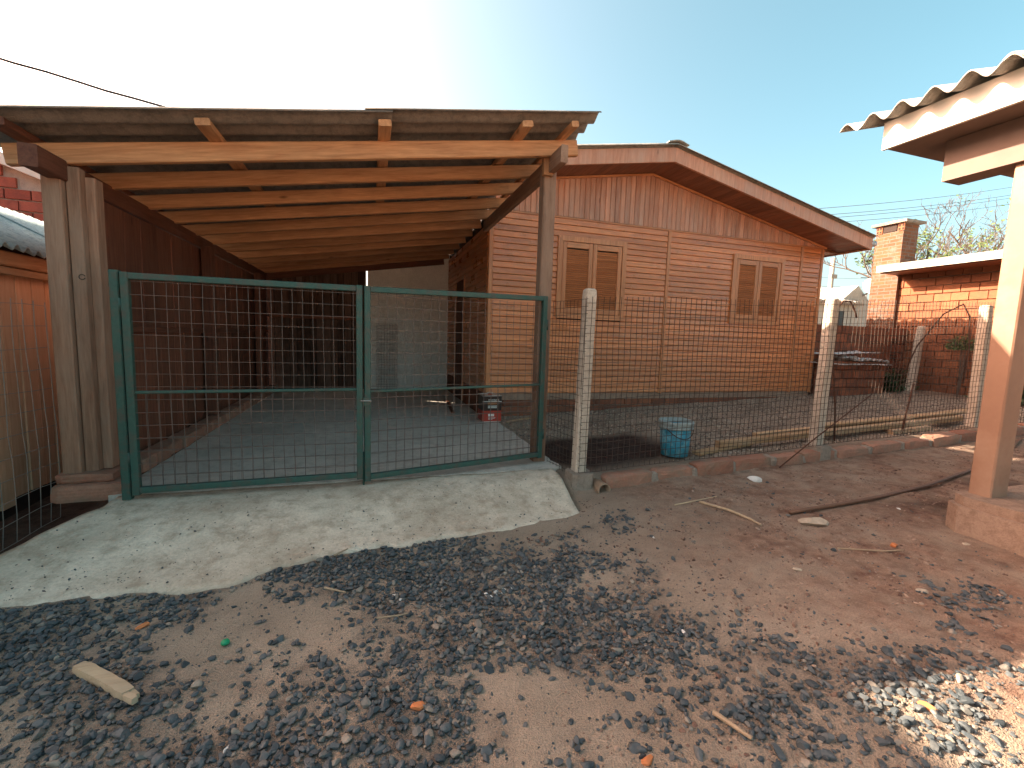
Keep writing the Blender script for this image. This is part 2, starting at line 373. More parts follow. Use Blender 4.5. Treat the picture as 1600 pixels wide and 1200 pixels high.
b0 = len(av); av += [(av[i][0], av[i][1], -.34) for i in rim]; nr_ = len(rim)
af += [(rim[(q+1) % nr_], rim[q], b0+q, b0+(q+1) % nr_) for q in range(nr_)]
m = MB(); m.v = av; m.f = af
tag(m.build('concrete_apron', 'apron_concrete', None, True), 'pale worn concrete ramp with ragged front edge before the green gate', kind='structure')
m = MB()   # carport floor slab
n1 = 24; edge = [(1.60+.03*nz(i*.7, 5)+.012*nz(i*2.3, 6), 3.52+i*(6.0-3.52)/n1) for i in range(n1+1)]
poly = [(-1.66, 3.504), (1.5, 3.504)]+edge+[(1.48, 6.02), (1.48, 9.3), (-1.66, 9.3)]
m.prism(poly, 'Z', -.3, .0)
tag(m.build('carport_floor', 'slab_concrete'), 'grey stained concrete floor under the carport', kind='structure')

# ------------------------------------------------------------------ carport
cp = thing('carport', 'open timber carport with corrugated roof leaning against the brown wooden house', 'carport', (-.2, 3.6, 0))
SL = .16
def zb(x): return 2.655+SL*(x-1.55)          # underside of the cross rafters
ry = [3.645]+[4.17+.545*i for i in range(10)]
for i, y in enumerate(ry):
    xr = 1.66 if i == 0 else (1.56 if y < 5.9 else 1.47); xl = -2.12 if i == 0 else -1.98
    h_ = .125 if i == 0 else .112; yo = random.uniform(-.015, .015)*(i > 0)
    p = Vector((xl, y+yo, zb(xl)+h_/2)); q = Vector((xr, y-yo, zb(xr)+h_/2))
    timber('rafter', p, q, .052, h_, 'rafter', cp, (0, 0, 1))
for x in (-2.0, -1.0, .09, 1.13, 1.52):
    z = zb(x)+.125+.022
    ye = 9.25 if x < 1.4 else 5.95
    timber('purlin', (x, 3.37, z), (x, ye, z), .085 if x < 1.4 else .06, .044, 'rafter' if x > -1.9 else 'dark_board', cp, (-SL, 0, 1))
# corrugated sheets, waves run across the carport
def corr(x0, x1, y0, y1, zf, amp=.024, pitch=.177, th=.007, nx=6, ph=0, per=12):
    nyy = max(4, int((y1-y0)/pitch*per)); v_, f_ = [], []
    for s_ in (0, 1):
        for j in range(nyy+1):
            y = y0+(y1-y0)*j/nyy
            for i in range(nx+1):
                x = x0+(x1-x0)*i/nx; v_.append((x, y, zf(x, y)+amp*math.cos(2*math.pi*(y-ph)/pitch)+s_*th))
    W = nx+1; B = W*(nyy+1)
    for j in range(nyy):
        for i in range(nx):
            a_ = j*W+i; f_.append((a_, a_+W, a_+W+1, a_+1)); f_.append((B+a_, B+a_+1, B+a_+W+1, B+a_+W))
    for i in range(nx):
        f_.append((i, i+1, B+i+1, B+i)); a_ = nyy*W+i; f_.append((a_+1, a_, B+a_, B+a_+1))
    for j in range(nyy):
        a_ = j*W; f_.append((a_+W, a_, B+a_, B+a_+W)); a_ = j*W+nx; f_.append((a_, a_+W, B+a_+W, B+a_))
    return v_, f_
rowsY = [3.34+.885*i for i in range(7)]
for i, y0 in enumerate(rowsY):
    y1 = min(y0+.885+.16, 9.55)
    for c in (0, 1):
        xr = 1.72 if y1 < 6.0 else 1.47
        if c and i == 2: xr = 1.47 if y1 > 5.9 else 1.72
        x0, x1 = ((-2.28, .14), (-.04, xr))[c]
        dz = .125+.044+.026+c*.012+(i % 2)*.009+random.uniform(0, .003); dy = random.uniform(-.012, .012)+(.0 if c else -.012)
        vs, fs = corr(x0, x1, y0+dy, y1+dy, lambda x, y: zb(x)+dz, ph=y0+.03)
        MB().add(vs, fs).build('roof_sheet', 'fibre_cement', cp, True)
# posts
timber('post', (-1.885, 3.63, .14), (-1.885, 3.63, zb(-1.885)+.02), .10, .09, 'old_post', cp, (0, 1, 0))
timber('post', (-1.795, 3.66, .14), (-1.795, 3.66, 2.10), .072, .075, 'old_post', cp, (0, 1, 0))
timber('post', (-1.735, 3.73, .14), (-1.735, 3.73, 2.06), .055, .10, 'old_post', cp, (0, 1, 0))
timber('post', (1.465, 3.775, -.02), (1.465, 3.775, 2.56), .115, .115, 'old_post', cp, (0, 1, 0), .01)
timber('post', (1.43, 3.70, 2.5), (1.43, 3.70, 2.655), .09, .05, 'rafter', cp, (0, 1, 0))
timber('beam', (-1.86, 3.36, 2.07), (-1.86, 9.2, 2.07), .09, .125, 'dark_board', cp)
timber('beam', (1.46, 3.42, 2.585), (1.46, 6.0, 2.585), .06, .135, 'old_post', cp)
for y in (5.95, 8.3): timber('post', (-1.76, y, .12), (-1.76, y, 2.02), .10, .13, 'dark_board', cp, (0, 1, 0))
# left wall boards: two rows
y = 3.80; i = 0
while y < 9.2:
    wd = random.choice((.27, .3, .24)); wd = min(wd, 9.22-y)
    for z0, z1, xo in ((-.12, 1.085, 0), (1.09, 2.0, .012)):
        o = random.uniform(-.003, .003)
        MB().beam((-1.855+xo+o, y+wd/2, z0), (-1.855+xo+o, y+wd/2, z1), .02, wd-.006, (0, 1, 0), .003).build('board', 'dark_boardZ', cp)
    y += wd
timber('rail', (-1.825, 3.80, 1.09), (-1.825, 9.2, 1.09), .03, .05, 'dark_board', cp)
# back wall boards
x = -1.83
while x < -.16:
    wd = random.uniform(.105, .135); o = random.uniform(-.006, .006)
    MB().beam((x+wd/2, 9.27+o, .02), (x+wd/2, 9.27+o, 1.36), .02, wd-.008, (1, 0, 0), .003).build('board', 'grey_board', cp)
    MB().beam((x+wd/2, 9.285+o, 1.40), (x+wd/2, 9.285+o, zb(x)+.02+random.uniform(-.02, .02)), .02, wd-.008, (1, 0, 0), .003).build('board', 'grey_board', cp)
    x += wd
timber('rail', (-1.8, 9.245, 1.38), (-.16, 9.245, 1.38), .04, .07, 'dark_board', cp)
timber('rail', (-1.8, 9.25, zb(-1.8)-.03), (1.40, 9.25, zb(1.4)-.03), .04, .12, 'dark_board', cp)
for y, x in ((3.6, -1.76),):   # wire hook on the post
    MB().tube([(x+.01*math.cos(a_)*1.6, y-.012, 1.42+.016*math.sin(a_)) for a_ in np.linspace(.4, 6.0, 14)], .003, 5).build('hook', 'mesh_dark', cp, True)
MB().rough((-1.97, 3.58, .02), (-1.60, 3.60, .02), .17, .115, 1).build('footing_brick', 'kerb_brick', cp)   # bricks under the left posts
MB().rough((-1.96, 3.64, .110), (-1.66, 3.65, .108), .2, .06, 3).build('footing_brick', 'kerb_brick', cp)
MB().box(-1.9, -.10, 9.305, 9.33, -.1, 2.72).build('back_light_stop', 'dark_gap', cp)  # added backing, stops light coming through the gaps between the back boards
pn = thing('plaster_wall', 'pale plastered wall at the back end of the carport', 'wall', (.65, 9.3, 0))
MB().prism([(-.07, -.04), (1.62, -.04), (1.62, zb(1.62)+.1), (-.07, zb(-.07)+.1)], 'Y', 9.30, 9.40).build('wall_panel', 'white_panel_mat', pn)
# brick kerb inside the carport
kb = thing('carport_kerb', 'low kerb of single bricks along the left side of the carport floor', 'kerb', (-1.75, 6.5, 0))
y = 3.74
while y < 9.1:
    L = random.uniform(.23, .26); o = random.uniform(-.008, .008)
    MB().rough((-1.725+o, y, .055), (-1.725+o*.5, y+L, .055), .15, .105+o, y, .004).build('brick', 'kerb_brick', kb); y += L+.012

# ------------------------------------------------------------------ gate leaves
def wire_sheet(org, ux, L, z0, z1, sx, sz, r, wob=.004, seed=0, skip=0, zfun=None, sag=0):
    m = MB(); org = Vector(org); ux = Vector(ux).normalized(); nrm = ux.cross(Vector((0, 0, 1)))
    def P(s_, z_):
        zz = z_+(zfun(s_) if zfun else 0)
        return org+ux*(s_+wob*1.6*nz(s_*3, z_*3, seed))+nrm*(wob*2*nz(s_*1.6, z_*1.6, seed+5))+Vector((0, 0, zz-org.z+wob*1.5*nz(s_*2.2, z_*2.2, seed+9)-sag*math.sin(math.pi*s_/L)*sst(z0, z1, z_)))
    s_ = 0
    k_ = 0
    while s_ <= L+1e-6:
        n_ = 9; zt = z1
        m.tube([P(s_, z0+(zt-z0)*i/n_) for i in range(n_+1)], r, 4, cap=False); s_ += sx; k_ += 1
    z_ = z0
    while z_ <= z1+1e-6:
        n_ = max(6, int(L/.16)); m.tube([P(L*i/n_, z_) for i in range(n_+1)], r, 4, cap=False); z_ += sz
    return m
def gate_leaf(label, a, b, zt_a, zt_b, ztop, hinge):
    a, b = Vector(a), Vector(b); g = thing('gate_leaf', label, 'gate', (a+b)/2, 'green wire mesh gate leaves')
    d = (b-a); L = d.length; d.normalize(); t_ = .042
    def sq(name, p, q, w_, up): return MB().beam(p, q, w_, w_, up, .004).build(name, 'gate_green', g)
    za, zc = .03, ztop
    sq('stile', a+Vector((0, 0, za)), a+Vector((0, 0, zt_a)), t_, d); sq('stile', b+Vector((0, 0, za+.02)), b+Vector((0, 0, zt_b)), t_, d)
    i0 = d*(t_/2+.001)
    sq('top_rail', a+i0+Vector((0, 0, zt_a-.022)), b-i0+Vector((0, 0, zt_b-.022)), t_*.95, (0, 0, 1))
    sq('bottom_rail', a+i0+Vector((0, 0, za+.03)), b-i0+Vector((0, 0, za+.05)), t_*.95, (0, 0, 1))
    sq('middle_rail', a+i0+Vector((0, 0, .70)), b-i0+Vector((0, 0, .715)), .02, (0, 0, 1))
    nrm = d.cross(Vector((0, 0, 1)))
    wire_sheet(a+i0*.6-nrm*.004+Vector((0, 0, 0)), d, L-t_*.8, .07, min(zt_a, zt_b)-.03, .066, .083, .0021, .004, len(label)).build('wire_mesh', 'mesh_rust', g)
    wire_sheet(a+i0*.6+nrm*.012, d, L-t_*.8, .07, .69, .066, .083, .0018, .005, 13).build('lower_wire_mesh', 'mesh_rust', g)
    hp = a if hinge == 'a' else b
    for z in (.22, 1.2): MB().tube([hp+nrm*.0+(d*-.032 if hinge == 'a' else d*.032)+Vector((0, 0, z+s)) for s in (0, .09)], .012, 10).build('hinge', 'gate_green', g, True)
    return g
GL = gate_leaf('left leaf of the green mesh gate, beside the paired weathered posts', (-1.455, 3.40, 0), (-.082, 3.385, 0), 1.45, 1.455, 1.45, 'a')
MB().beam((-1.512, 3.415, .0), (-1.512, 3.415, 1.46), .05, .05, (0, 1, 0), .006).build('hinge_post', 'gate_green', GL)
GR = gate_leaf('right leaf of the green mesh gate, hinged at the single square carport post', (-.030, 3.39, 0), (1.445, 3.685, 0), 1.455, 1.49, 1.45, 'b')
MB().box(-.055, -.005, 3.355, 3.368, .60, .66).build('latch_plate', 'gate_green', GR)
MB().tube([(-.075, 3.35, .635), (.0, 3.35, .635)], .006, 8).build('bolt', 'mesh_zinc', GR, True)
MB().tube([(-.056, 3.392, -.03), (-.056, 3.392, .25)], .007, 8).build('drop_bolt', 'gate_green', GL, True)

# ------------------------------------------------------------------ wooden house
HY, X0, X1 = 6.0, 1.51, 7.53; ZS, ZG = .33, 2.83; RX, ZR = 3.97, 3.585; SLl, SLr = .165, .212
def soff(x): return ZR-(SLl*(RX-x) if x < RX else SLr*(x-RX))
hs = thing('wooden_house', 'brown varnished wooden house with horizontal siding and two shuttered windows', 'house', (4.5, 6.0, 0))
MB().box(X0+.03, X1-.03, HY+.035, 12.5, ZS, ZG+.05).build('wall_core', 'dark_gap', hs)
PITCH = .0833; nb = int(round((ZG-.015-ZS)/PITCH)); PITCH = (ZG-.015-ZS)/nb
prof = [(0.026, .002), (-.002, .002), (-.007, .007), (-.0075, .018), (-.002, PITCH-.008), (.003, PITCH-.002), (.026, PITCH-.002)]
wins = [(2.515, 3.62, 1.42, 2.575), (5.59, 6.665, 1.465, 2.58)]
bays = [(X0+.065, 4.325), (4.395, 7.01), (7.075, X1-.06)]
for a_, b_ in bays:
    for i in range(nb):
        z = ZS+i*PITCH; segs = [(a_, b_)]
        for w0, w1, z0, z1 in wins:
            if a_ < w0 < b_ and z+PITCH*.5 > z0-.01 and z+PITCH*.5 < z1+.01: segs = [(a_, w0+.03), (w1-.03, b_)]
        for p, q in segs:
            L = q-p
            o = shared('siding_board', round(L, 3), lambda: MB().prism(prof, 'X', 0, L), 'sidingX', hs, ((p+q)/2, HY+.008+random.uniform(-.0012, .0012), z+PITCH/2-.001))
for x, wd in ((X0+.03, .06), (4.36, .06), (7.042, .055), (X1-.028, .055)):
    MB().beam((x, HY-.006, ZS-.01), (x, HY-.006, ZG-.02), wd, .03, (0, 1, 0), .006).build('trim_batten', 'frame_woodZ', hs)
MB().beam((X0, HY+.002, ZG-.005), (X1, HY+.002, ZG-.005), .03, .028, (0, 0, 1), .005).build('trim_rail', 'frame_woodX', hs)
# gable boards
x = X0+.005
while x < X1-.03:
    wd = .0815; xa, xb = x+.0015, min(x+wd-.0015, X1)
    pts = [(xa, ZG+.012), (xb, ZG+.012), (xb, soff(xb)-.01)]+([(RX, soff(RX)-.01)] if xa < RX < xb else [])+[(xa, soff(xa)-.01)]
    m = MB(); n_ = len(pts); cx = (xa+xb)/2
    fr = [(cx+(p[0]-cx)*(1-.014/wd*1.6), HY-.010+random.uniform(-.001, .001), p[1]) for p in pts]; mid = [(p[0], HY-.002, p[1]) for p in pts]; bk = [(p[0], HY+.02, p[1]) for p in pts]
    m.add(fr+mid+bk, [tuple(range(n_))]+[(i+n_*s_, i+n_*(s_+1), (i+1) % n_+n_*(s_+1), (i+1) % n_+n_*s_) for s_ in (0, 1) for i in range(n_)])
    m.build('gable_board', 'gable_wood', hs); x += wd
MB().prism([(X0+.04, ZG), (X1-.04, ZG), (X1-.04, soff(X1)-.03), (RX, ZR-.03), (X0+.04, soff(X0)-.03)], 'Y', HY+.025, HY+.06).build('gable_backing', 'dark_gap', hs)
# base: concrete band and bricks
MB().box(X0+.02, X1-.02, HY+.005, HY+.2, ZS-.10, ZS-.004).build('concrete_band', 'plinth_cement', hs)
MB().box(X0+.03, X1-.03, HY+.03, HY+.2, -.2, ZS-.10).build('base_mortar', 'mortar', hs)
for r_ in range(3):
    x = X0+.02-(r_ % 2)*.12; z = ZS-.19-r_*.098
    while x < X1-.05:
        L = .235; xa, xb = max(x, X0+.02), min(x+L, X1-.02)
        if xb-xa > .05 and z+.09 > yard_z(xa)-.02:
            L2 = xb-xa; shared('base_brick', round(L2, 3), lambda: MB().beam((0, 0, 0), (L2, 0, 0), .11, .086, (0, 0, 1), .006), 'brick_old', hs, ((xa+xb)/2, HY+.065+random.uniform(-.004, .004), z+.045))
        x += L+.012
# windows with louvred shutters
for w0, w1, z0, z1 in wins:
    wn = MB().box(w0+.05, w1-.05, HY+.032, HY+.034, z0+.05, z1-.05).build('window', 'dark_gap', hs)
    fw = .07; yf = HY-.03
    for pts in ([(w0, z0), (w1, z0), (w1-fw, z0+fw), (w0+fw, z0+fw)], [(w0, z1), (w0+fw, z1-fw), (w1-fw, z1-fw), (w1, z1)],
                [(w0, z0+.0005), (w0+fw, z0+fw+.0005), (w0+fw, z1-fw-.0005), (w0, z1-.0005)], [(w1, z0+.0005), (w1, z1-.0005), (w1-fw, z1-fw-.0005), (w1-fw, z0+fw+.0005)]):
        MB().prism(pts, 'Y', yf, HY+.03).build('frame', 'frame_woodX' if abs(pts[0][0]-pts[1][0]) > .3 or pts is None else 'frame_woodZ', wn)
    xm = (w0+w1)/2
    for a_, b_ in ((w0+fw+.006, xm-.003), (xm+.003, w1-fw-.006)):
        za, zc = z0+fw+.006, z1-fw-.006; ys_ = HY-.004
        sh = MB().box(a_+.04, b_-.04, ys_+.026, ys_+.028, za+.04, zc-.04).build('shutter', 'dark_gap', hs)
        sw = .065
        for p, q in (((a_+sw/2, za), (a_+sw/2, zc)), ((b_-sw/2, za), (b_-sw/2, zc))): MB().beam((p[0], ys_, p[1]), (q[0], ys_, q[1]), sw, .034, (0, 1, 0), .005).build('stile', 'frame_woodZ', sh)
        for z in (za+.04, zc-.04): MB().beam((a_+sw+.001, ys_, z), (b_-sw-.001, ys_, z), .03, .08, (0, 0, 1), .005).build('rail', 'frame_woodX', sh)
        L = b_-a_-2*sw-.002; z = za+.095
        while z < zc-.095:
            shared('slat', round(L, 4), lambda: MB().beam((0, 0, 0), (L, 0, 0), .029, .007, (0, .75, .66), .002), 'frame_woodX', sh, ((a_+b_)/2, ys_+.004, z)); z += .0295
# roof: barge boards, soffit boards, sheets
YB = 5.45; BH = .185; XL, XE = 1.16, 7.90
MB().prism([(XL, soff(XL)), (RX, ZR), (RX, ZR+BH), (XL, soff(XL)+BH)], 'Y', YB, YB+.035).build('barge_board', 'gable_wood', hs).data
MB().prism([(RX+.002, ZR), (XE, soff(XE)), (XE, soff(XE)+BH*.95), (RX+.002, ZR+BH)], 'Y', YB, YB+.035).build('barge_board', 'gable_wood', hs)
x = XL+.02
while x < XE-.03:
    wd = .1; xb = min(x+wd-.004, XE); 
    if x < RX < xb: xb = RX-.002
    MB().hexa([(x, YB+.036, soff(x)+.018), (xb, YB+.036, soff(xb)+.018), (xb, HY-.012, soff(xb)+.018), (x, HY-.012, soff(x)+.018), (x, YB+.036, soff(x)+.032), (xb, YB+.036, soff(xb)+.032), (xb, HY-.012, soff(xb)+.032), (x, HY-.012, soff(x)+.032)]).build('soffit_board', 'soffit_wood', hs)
    x = xb+.004
timber('cornice', (X0, HY-.03, soff(X0)+.0), (RX, HY-.03, ZR+.0), .03, .03, 'frame_wood', hs); timber('cornice', (RX, HY-.03, ZR), (X1+.02, HY-.03, soff(X1)), .03, .03, 'frame_wood', hs)
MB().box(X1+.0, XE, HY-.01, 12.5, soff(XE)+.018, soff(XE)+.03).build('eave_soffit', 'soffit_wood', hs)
MB().box(XE-.03, XE-.002, YB+.036, 12.5, soff(XE)+.0, soff(XE)+BH*.9).build('eave_board', 'frame_woodY', hs)
for s_, (xa, xb) in enumerate(((XL-.08, RX), (RX, XE+.07))):
    y = YB-.06; kx = 0
    while y < 12.4:
        y1 = min(y+1.05, 12.55); vs, fs = corr(xa, xb, y, y1+.0, lambda x, yy: soff(x)+BH+.03+(kx % 2)*.010, .022, .177, .007, 8, YB, 10)
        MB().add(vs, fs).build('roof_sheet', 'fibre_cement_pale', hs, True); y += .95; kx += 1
m = MB(); rp = [(RX-.16, soff(RX-.16)+BH+.066), (RX-.05, ZR+BH+.068), (RX, ZR+BH+.074), (RX+.05, ZR+BH+.068), (RX+.16, soff(RX+.16)+BH+.066)]
m.prism(rp+[(p[0], p[1]-.012) for p in rp[::-1]], 'Y', YB-.07, 12.5); m.build('ridge_cap', 'fibre_cement_pale', hs)
MB().tube([(XE+.03, YB-.02, soff(XE)+.10), (XE+.03, 8.5, soff(XE)+.09)], .05, 10).build('gutter', 'white_metal', hs, True)
# side wall inside the carport, with a door
MB().box(X0+.02, X0+.05, HY+.03, 9.3, -.1, zb(1.5)+.1).build('side_wall_core', 'dark_gap', hs)
for i in range(nb):
    z = ZS+i*PITCH
    if z > 2.62: break
    for p, q in (((HY+.05, 7.55), (8.35, 9.28)) if z < 2.12 else ((HY+.05, 9.28),)):
        L = q-p
        shared('siding_board', round(L, 3), lambda: MB().prism(prof, 'X', 0, L), 'sidingX', hs, (X0+.006, (p+q)/2, z+PITCH/2)).rotation_euler = (0, 0, -math.pi/2)
dr = MB().box(X0-.012, X0+.018, 7.62, 8.28, .03, 2.08).build('door', 'dark_boardZ', hs)
for a_, b_, z0, z1 in ((7.55, 7.615, .0, 2.14), (8.285, 8.35, .0, 2.14), (7.615, 8.285, 2.085, 2.14)): MB().box(X0-.02, X0+.018, a_, b_, z0, z1).build('door_frame', 'frame_woodZ', dr)
MB().tube([(X0-.012, 7.7, 1.0), (X0-.05, 7.7, 1.0), (X0-.05, 7.8, 1.0)], .009, 8).build('handle', 'tin_metal', dr, True)
MB().box(X0-.0, X0+.1, HY+.03, 9.28, -.02, ZS-.005).build('side_base', 'brick_old', hs)
# ------------------------------------------------------------------ fence with concrete posts on a brick kerb
def kz(x): return yard_z(x)+.025
fk = thing('fence_kerb', 'low kerb of reddish bricks and mortar under the wire fence', 'kerb', (4.2, 3.24, 0))
x = 1.85
while x < 9.6:
    L = random.uniform(.33, .46); a_, b_ = x, x+L
    dz = random.uniform(-.03, .004)
    MB().rough((a_, 3.235+random.uniform(-.015, .015), kz(a_)-.075+dz), (b_, 3.235+random.uniform(-.015, .015), kz(b_)-.075+dz+random.uniform(-.012, .012)), .15, .15, x, .010).build('brick', 'kerb_brick', fk)
    MB().rough((b_-.02, 3.238, kz(b_)-.085+dz), (b_+random.uniform(.03, .06), 3.238, kz(b_)-.087+dz), .142, .148, x+9, .014, 4).build('mortar_joint', 'mortar', fk); x = b_+.03
PX = [(1.655, 3.30), (4.27, 3.28), (6.72, 3.29)]
lab = ['pale square concrete fence post beside the concrete ramp', 'square concrete fence post with a bent rebar hook beside it', 'square concrete fence post behind the stack of boards, by the porch post']
def cpost(x, y, z0, z1, lean, label, s_=.098, group='concrete fence posts'):
    t = thing('concrete_post', label, 'post', (x, y, z0), group)
    h_ = s_/2; m = MB(); lv = []
    for z, sc in ((z0-.06, 1), (z0+.5*(z1-z0), .97), (z1-.05, .93), (z1-.012, .86), (z1, .62)):
        f_ = (z-z0)/(z1-z0); cx = x+lean[0]*f_; cy = y+lean[1]*f_; q = h_*sc; c = q*.18
        lv.append([(cx+a_, cy+b_, z+.002*nz(a_*90, b_*90, z)) for a_, b_ in ((-q+c, -q), (q-c, -q), (q, -q+c), (q, q-c), (q-c, q), (-q+c, q), (-q, q-c), (-q, -q+c))])
    for l_ in lv: m.v += l_
    for k_ in range(len(lv)-1):
        for i in range(8): m.f.append((k_*8+i, k_*8+(i+1) % 8, k_*8+8+(i+1) % 8, k_*8+8+i))
    m.f.append(tuple(range(len(m.v)-8, len(m.v)))); m.f.append(tuple(range(7, -1, -1)))
    m.build('shaft', 'post_concrete', t)
    MB().beam((x, y-.02, z0-.2), (x, y-.02, z0+.02), .19, .2, (0, 1, 0), .03).build('footing', 'mortar', t)
    return t
cpost(*PX[0], kz(1.65), 1.535, (.03, .01), lab[0]); cpost(*PX[1], kz(4.27), 1.60, (.03, .0), lab[1]); cpost(*PX[2], kz(6.72), 1.66, (-.04, 0), lab[2])
cpost(10.0-.6, 5.55, .35, 1.56, (.12, 0), 'concrete fence post standing before the brick building, by the low brick wall', .11)
fz = lambda s_: 0
wf = thing('wire_fence', 'rusty square wire mesh fence strung along the concrete posts', 'fence', (4.2, 3.24, 0))
wire_sheet((1.62, 3.225, 0), (1, 0, 0), 7.9, .03, 1.46, .052, .06, .0024, .007, 3, zfun=lambda s_: .045*(s_+.1)-.0+.02*nz(s_*.8, 4)).build('wire_mesh', 'mesh_dark', wf)
MB().tube([(9.6-.1*i, 3.3+.06*i, .9+.02*math.sin(i)) for i in range(3)], .002, 4).build('tie_wire', 'mesh_dark', wf)
d = Vector((1.62-1.52, 3.24-3.72, 0))
w2 = thing('wire_fence', 'short run of wire mesh between the gate and the first concrete post', 'fence', (1.57, 3.5, 0))
wire_sheet((1.535, 3.70, 0), d, d.length-.01, -.05, 1.45, .05, .06, .0022, .005, 8).build('wire_mesh', 'mesh_dark', w2)
w3 = thing('wire_fence', 'sagging galvanised wire fence beside the ramp, before the orange plank shed', 'fence', (-1.97, 2.8, 0))
wire_sheet((-1.96, 3.60, 0), (-.06, -1, 0), 1.9, -.16, 1.24, .09, .125, .0022, .016, 21).build('wire_mesh', 'mesh_zinc', w3)
wb = thing('wire_fence', 'thin wire mesh fence along the far side of the yard before the brick building', 'fence', (9.3, 5, .4))
wire_sheet((9.42, 3.6, 0), (-.02, 1, 0), 3.4, .38, 1.5, .09, .09, .0018, .01, 31).build('wire_mesh', 'mesh_dark', wb)
# drain pipe mouth
m = MB(); pc = Vector((1.80, 3.10, -.085))
ring = [(.055, 0), (.055, .16), (.047, .16), (.047, 0), (.055, 0)]
m.lathe(ring, (0, 0, 0), 24); m.v = [(pc.x+v_[0], pc.y+v_[2], pc.z+v_[1]) for v_ in m.v]
tag(m.build('drain_pipe', 'pvc', None, True), 'short plastic drain pipe mouth poking out under the first fence post', 'pipe')
# bent rebar
def rod(name, pts, r, mat, label, cat, sm=True): return tag(MB().tube(pts, r, 7).build(name, mat, None, sm), label, cat)
def arc(cx, cz, r, a0, a1, n_, y): return [(cx+r*math.cos(R(a)), y, cz+r*math.sin(R(a))) for a in np.linspace(a0, a1, n_)]
rod('rebar_hook', [(4.70, 3.40, .10), (4.64, 3.39, .5), (4.52, 3.38, 1.0), (4.47, 3.38, 1.35), (4.50, 3.38, 1.52), (4.58, 3.38, 1.60), (4.68, 3.38, 1.60), (4.76, 3.38, 1.50), (4.79, 3.38, 1.44)], .009, 'rebar', 'rusty rebar rod bent into a hook beside the second concrete post', 'rebar')
rod('rebar_rod', [(3.62, 3.10, .0), (4.1, 3.16, .24), (4.6, 3.2, .5), (4.9, 3.22, .66)], .006, 'rebar', 'thin rusty rod leaning diagonally against the wire fence', 'rebar')
rod('rebar_loop', [(9.15, 5.6, .4), (9.2, 5.4, 1.2), (9.25, 5.1, 1.75), (9.25, 4.85, 1.9), (9.25, 4.75, 1.7), (9.25, 4.7, 1.2), (9.25, 4.72, .6)], .012, 'rebar', 'rusty rebar bent in an arch before the brick building', 'rebar')
rod('stake', [(5.75, 3.42, .15), (5.85, 3.42, .75)], .010, 'rebar', 'thin dark stake behind the fence between the second and third post', 'stake')
# boards lying behind the fence
def board(p, q, w_, h_, label):
    p, q = Vector(p), Vector(q); o = MB().beam(p, q, w_, h_, (0, 0, 1), .006).build('lumber_board', 'lumberX'); return tag(o, label, 'board', 'boards stacked behind the fence')
def bz(x, o=0): return yard_z(x)+.03+o
board((2.98, 3.46, bz(2.98, -.005)), (3.75, 3.60, bz(3.75, -.005)), .10, .03, 'short pale board lying beside the blue bucket')
board((3.28, 3.52, bz(3.28, .045)), (7.0, 3.55, bz(7.0, .045)), .075, .06, 'longest pale beam lying just behind the fence kerb')
board((3.95, 3.72, bz(3.95, .035)), (7.1, 3.74, bz(7.1, .035)), .07, .05, 'thick beam lying behind the longest beam')
board((4.7, 3.63, bz(4.7, .10)), (7.2, 3.64, bz(7.2, .095)), .10, .03, 'thin plank lying on top of the two beams')
board((5.6, 3.44, bz(5.6, .0)), (6.25, 3.45, bz(6.25, .0)), .06, .05, 'short block of timber under the beams by the third post')
board((6.9, 3.9, bz(6.9, .0)), (8.9, 4.1, bz(8.9, .0)), .09, .04, 'pale board lying beyond the third post')
# hose
pts = [Vector(p) for p in ((2.80, 2.28, 0), (3.2, 2.27, 0), (3.7, 2.28, 0), (4.3, 2.33, 0), (5.0, 2.45, 0), (5.8, 2.62, 0), (6.5, 2.84, 0), (7.2, 3.05, 0))]
pp = []
for a_, b_ in zip(pts, pts[1:]):
    for i in range(5): q = a_.lerp(b_, i/5); pp.append((q.x, q.y, ground_z(q.x, q.y)+.025+.008*nz(q.x*2, 3)))
rod('hose', pp, .014, 'hose', 'brown hose lying in a curve across the dark earth towards the porch', 'hose')
# ------------------------------------------------------------------ bucket and paint tin
bx, by, bz0 = 2.78, 3.53, yard_z(2.8)+.012
bk = thing('bucket', 'battered blue paint bucket with dented grey rim behind the fence', 'bucket', (bx, by, bz0))
def dent(m, am=.008):
    m.v = [(bx+(v_[0]-bx)*(1+.03*nz(v_[2]*6, math.atan2(v_[1]-by, v_[0]-bx)))+.0, by+(v_[1]-by)*(1-.04*nz(3, v_[2]*5)), v_[2]+am*nz(v_[0]*7, v_[1]*7)*((v_[2]-bz0)/.34)) for v_ in m.v]; return m
dent(MB().lathe([(.0, .0), (.112, 0), (.125, .006), (.146, .29), (.141, .29), (.121, .02), (.0, .02)], (bx, by, bz0), 36)).build('body', 'bucket_blue', bk, True)
dent(MB().lathe([(.147, .262), (.160, .266), (.160, .282), (.150, .287), (.160, .305), (.163, .325), (.156, .338), (.149, .338), (.146, .29)], (bx, by, bz0), 36)).build('rim', 'bucket_rim', bk, True)
MB().tube([(bx+.158*math.cos(a_), by+.158*math.sin(a_), bz0+.275-.09*math.sin((a_-3.5)/2.2*math.pi)) for a_ in np.linspace(3.5, 5.7, 16)], .004, 6).build('handle', 'mesh_dark', bk, True)
cx, cy, cw, chh = 1.515, 5.74, .128, .355
tn = thing('paint_tin', 'square black and red paint tin standing at the house corner', 'tin', (cx, cy, 0))
MB().box(cx-cw, cx+cw, cy-cw, cy+cw, .004, .15).build('red_body', 'tin_red', tn); MB().box(cx-cw+.0004, cx+cw-.0004, cy-cw+.0004, cy+cw-.0004, .15, .345).build('black_body', 'tin_black', tn)
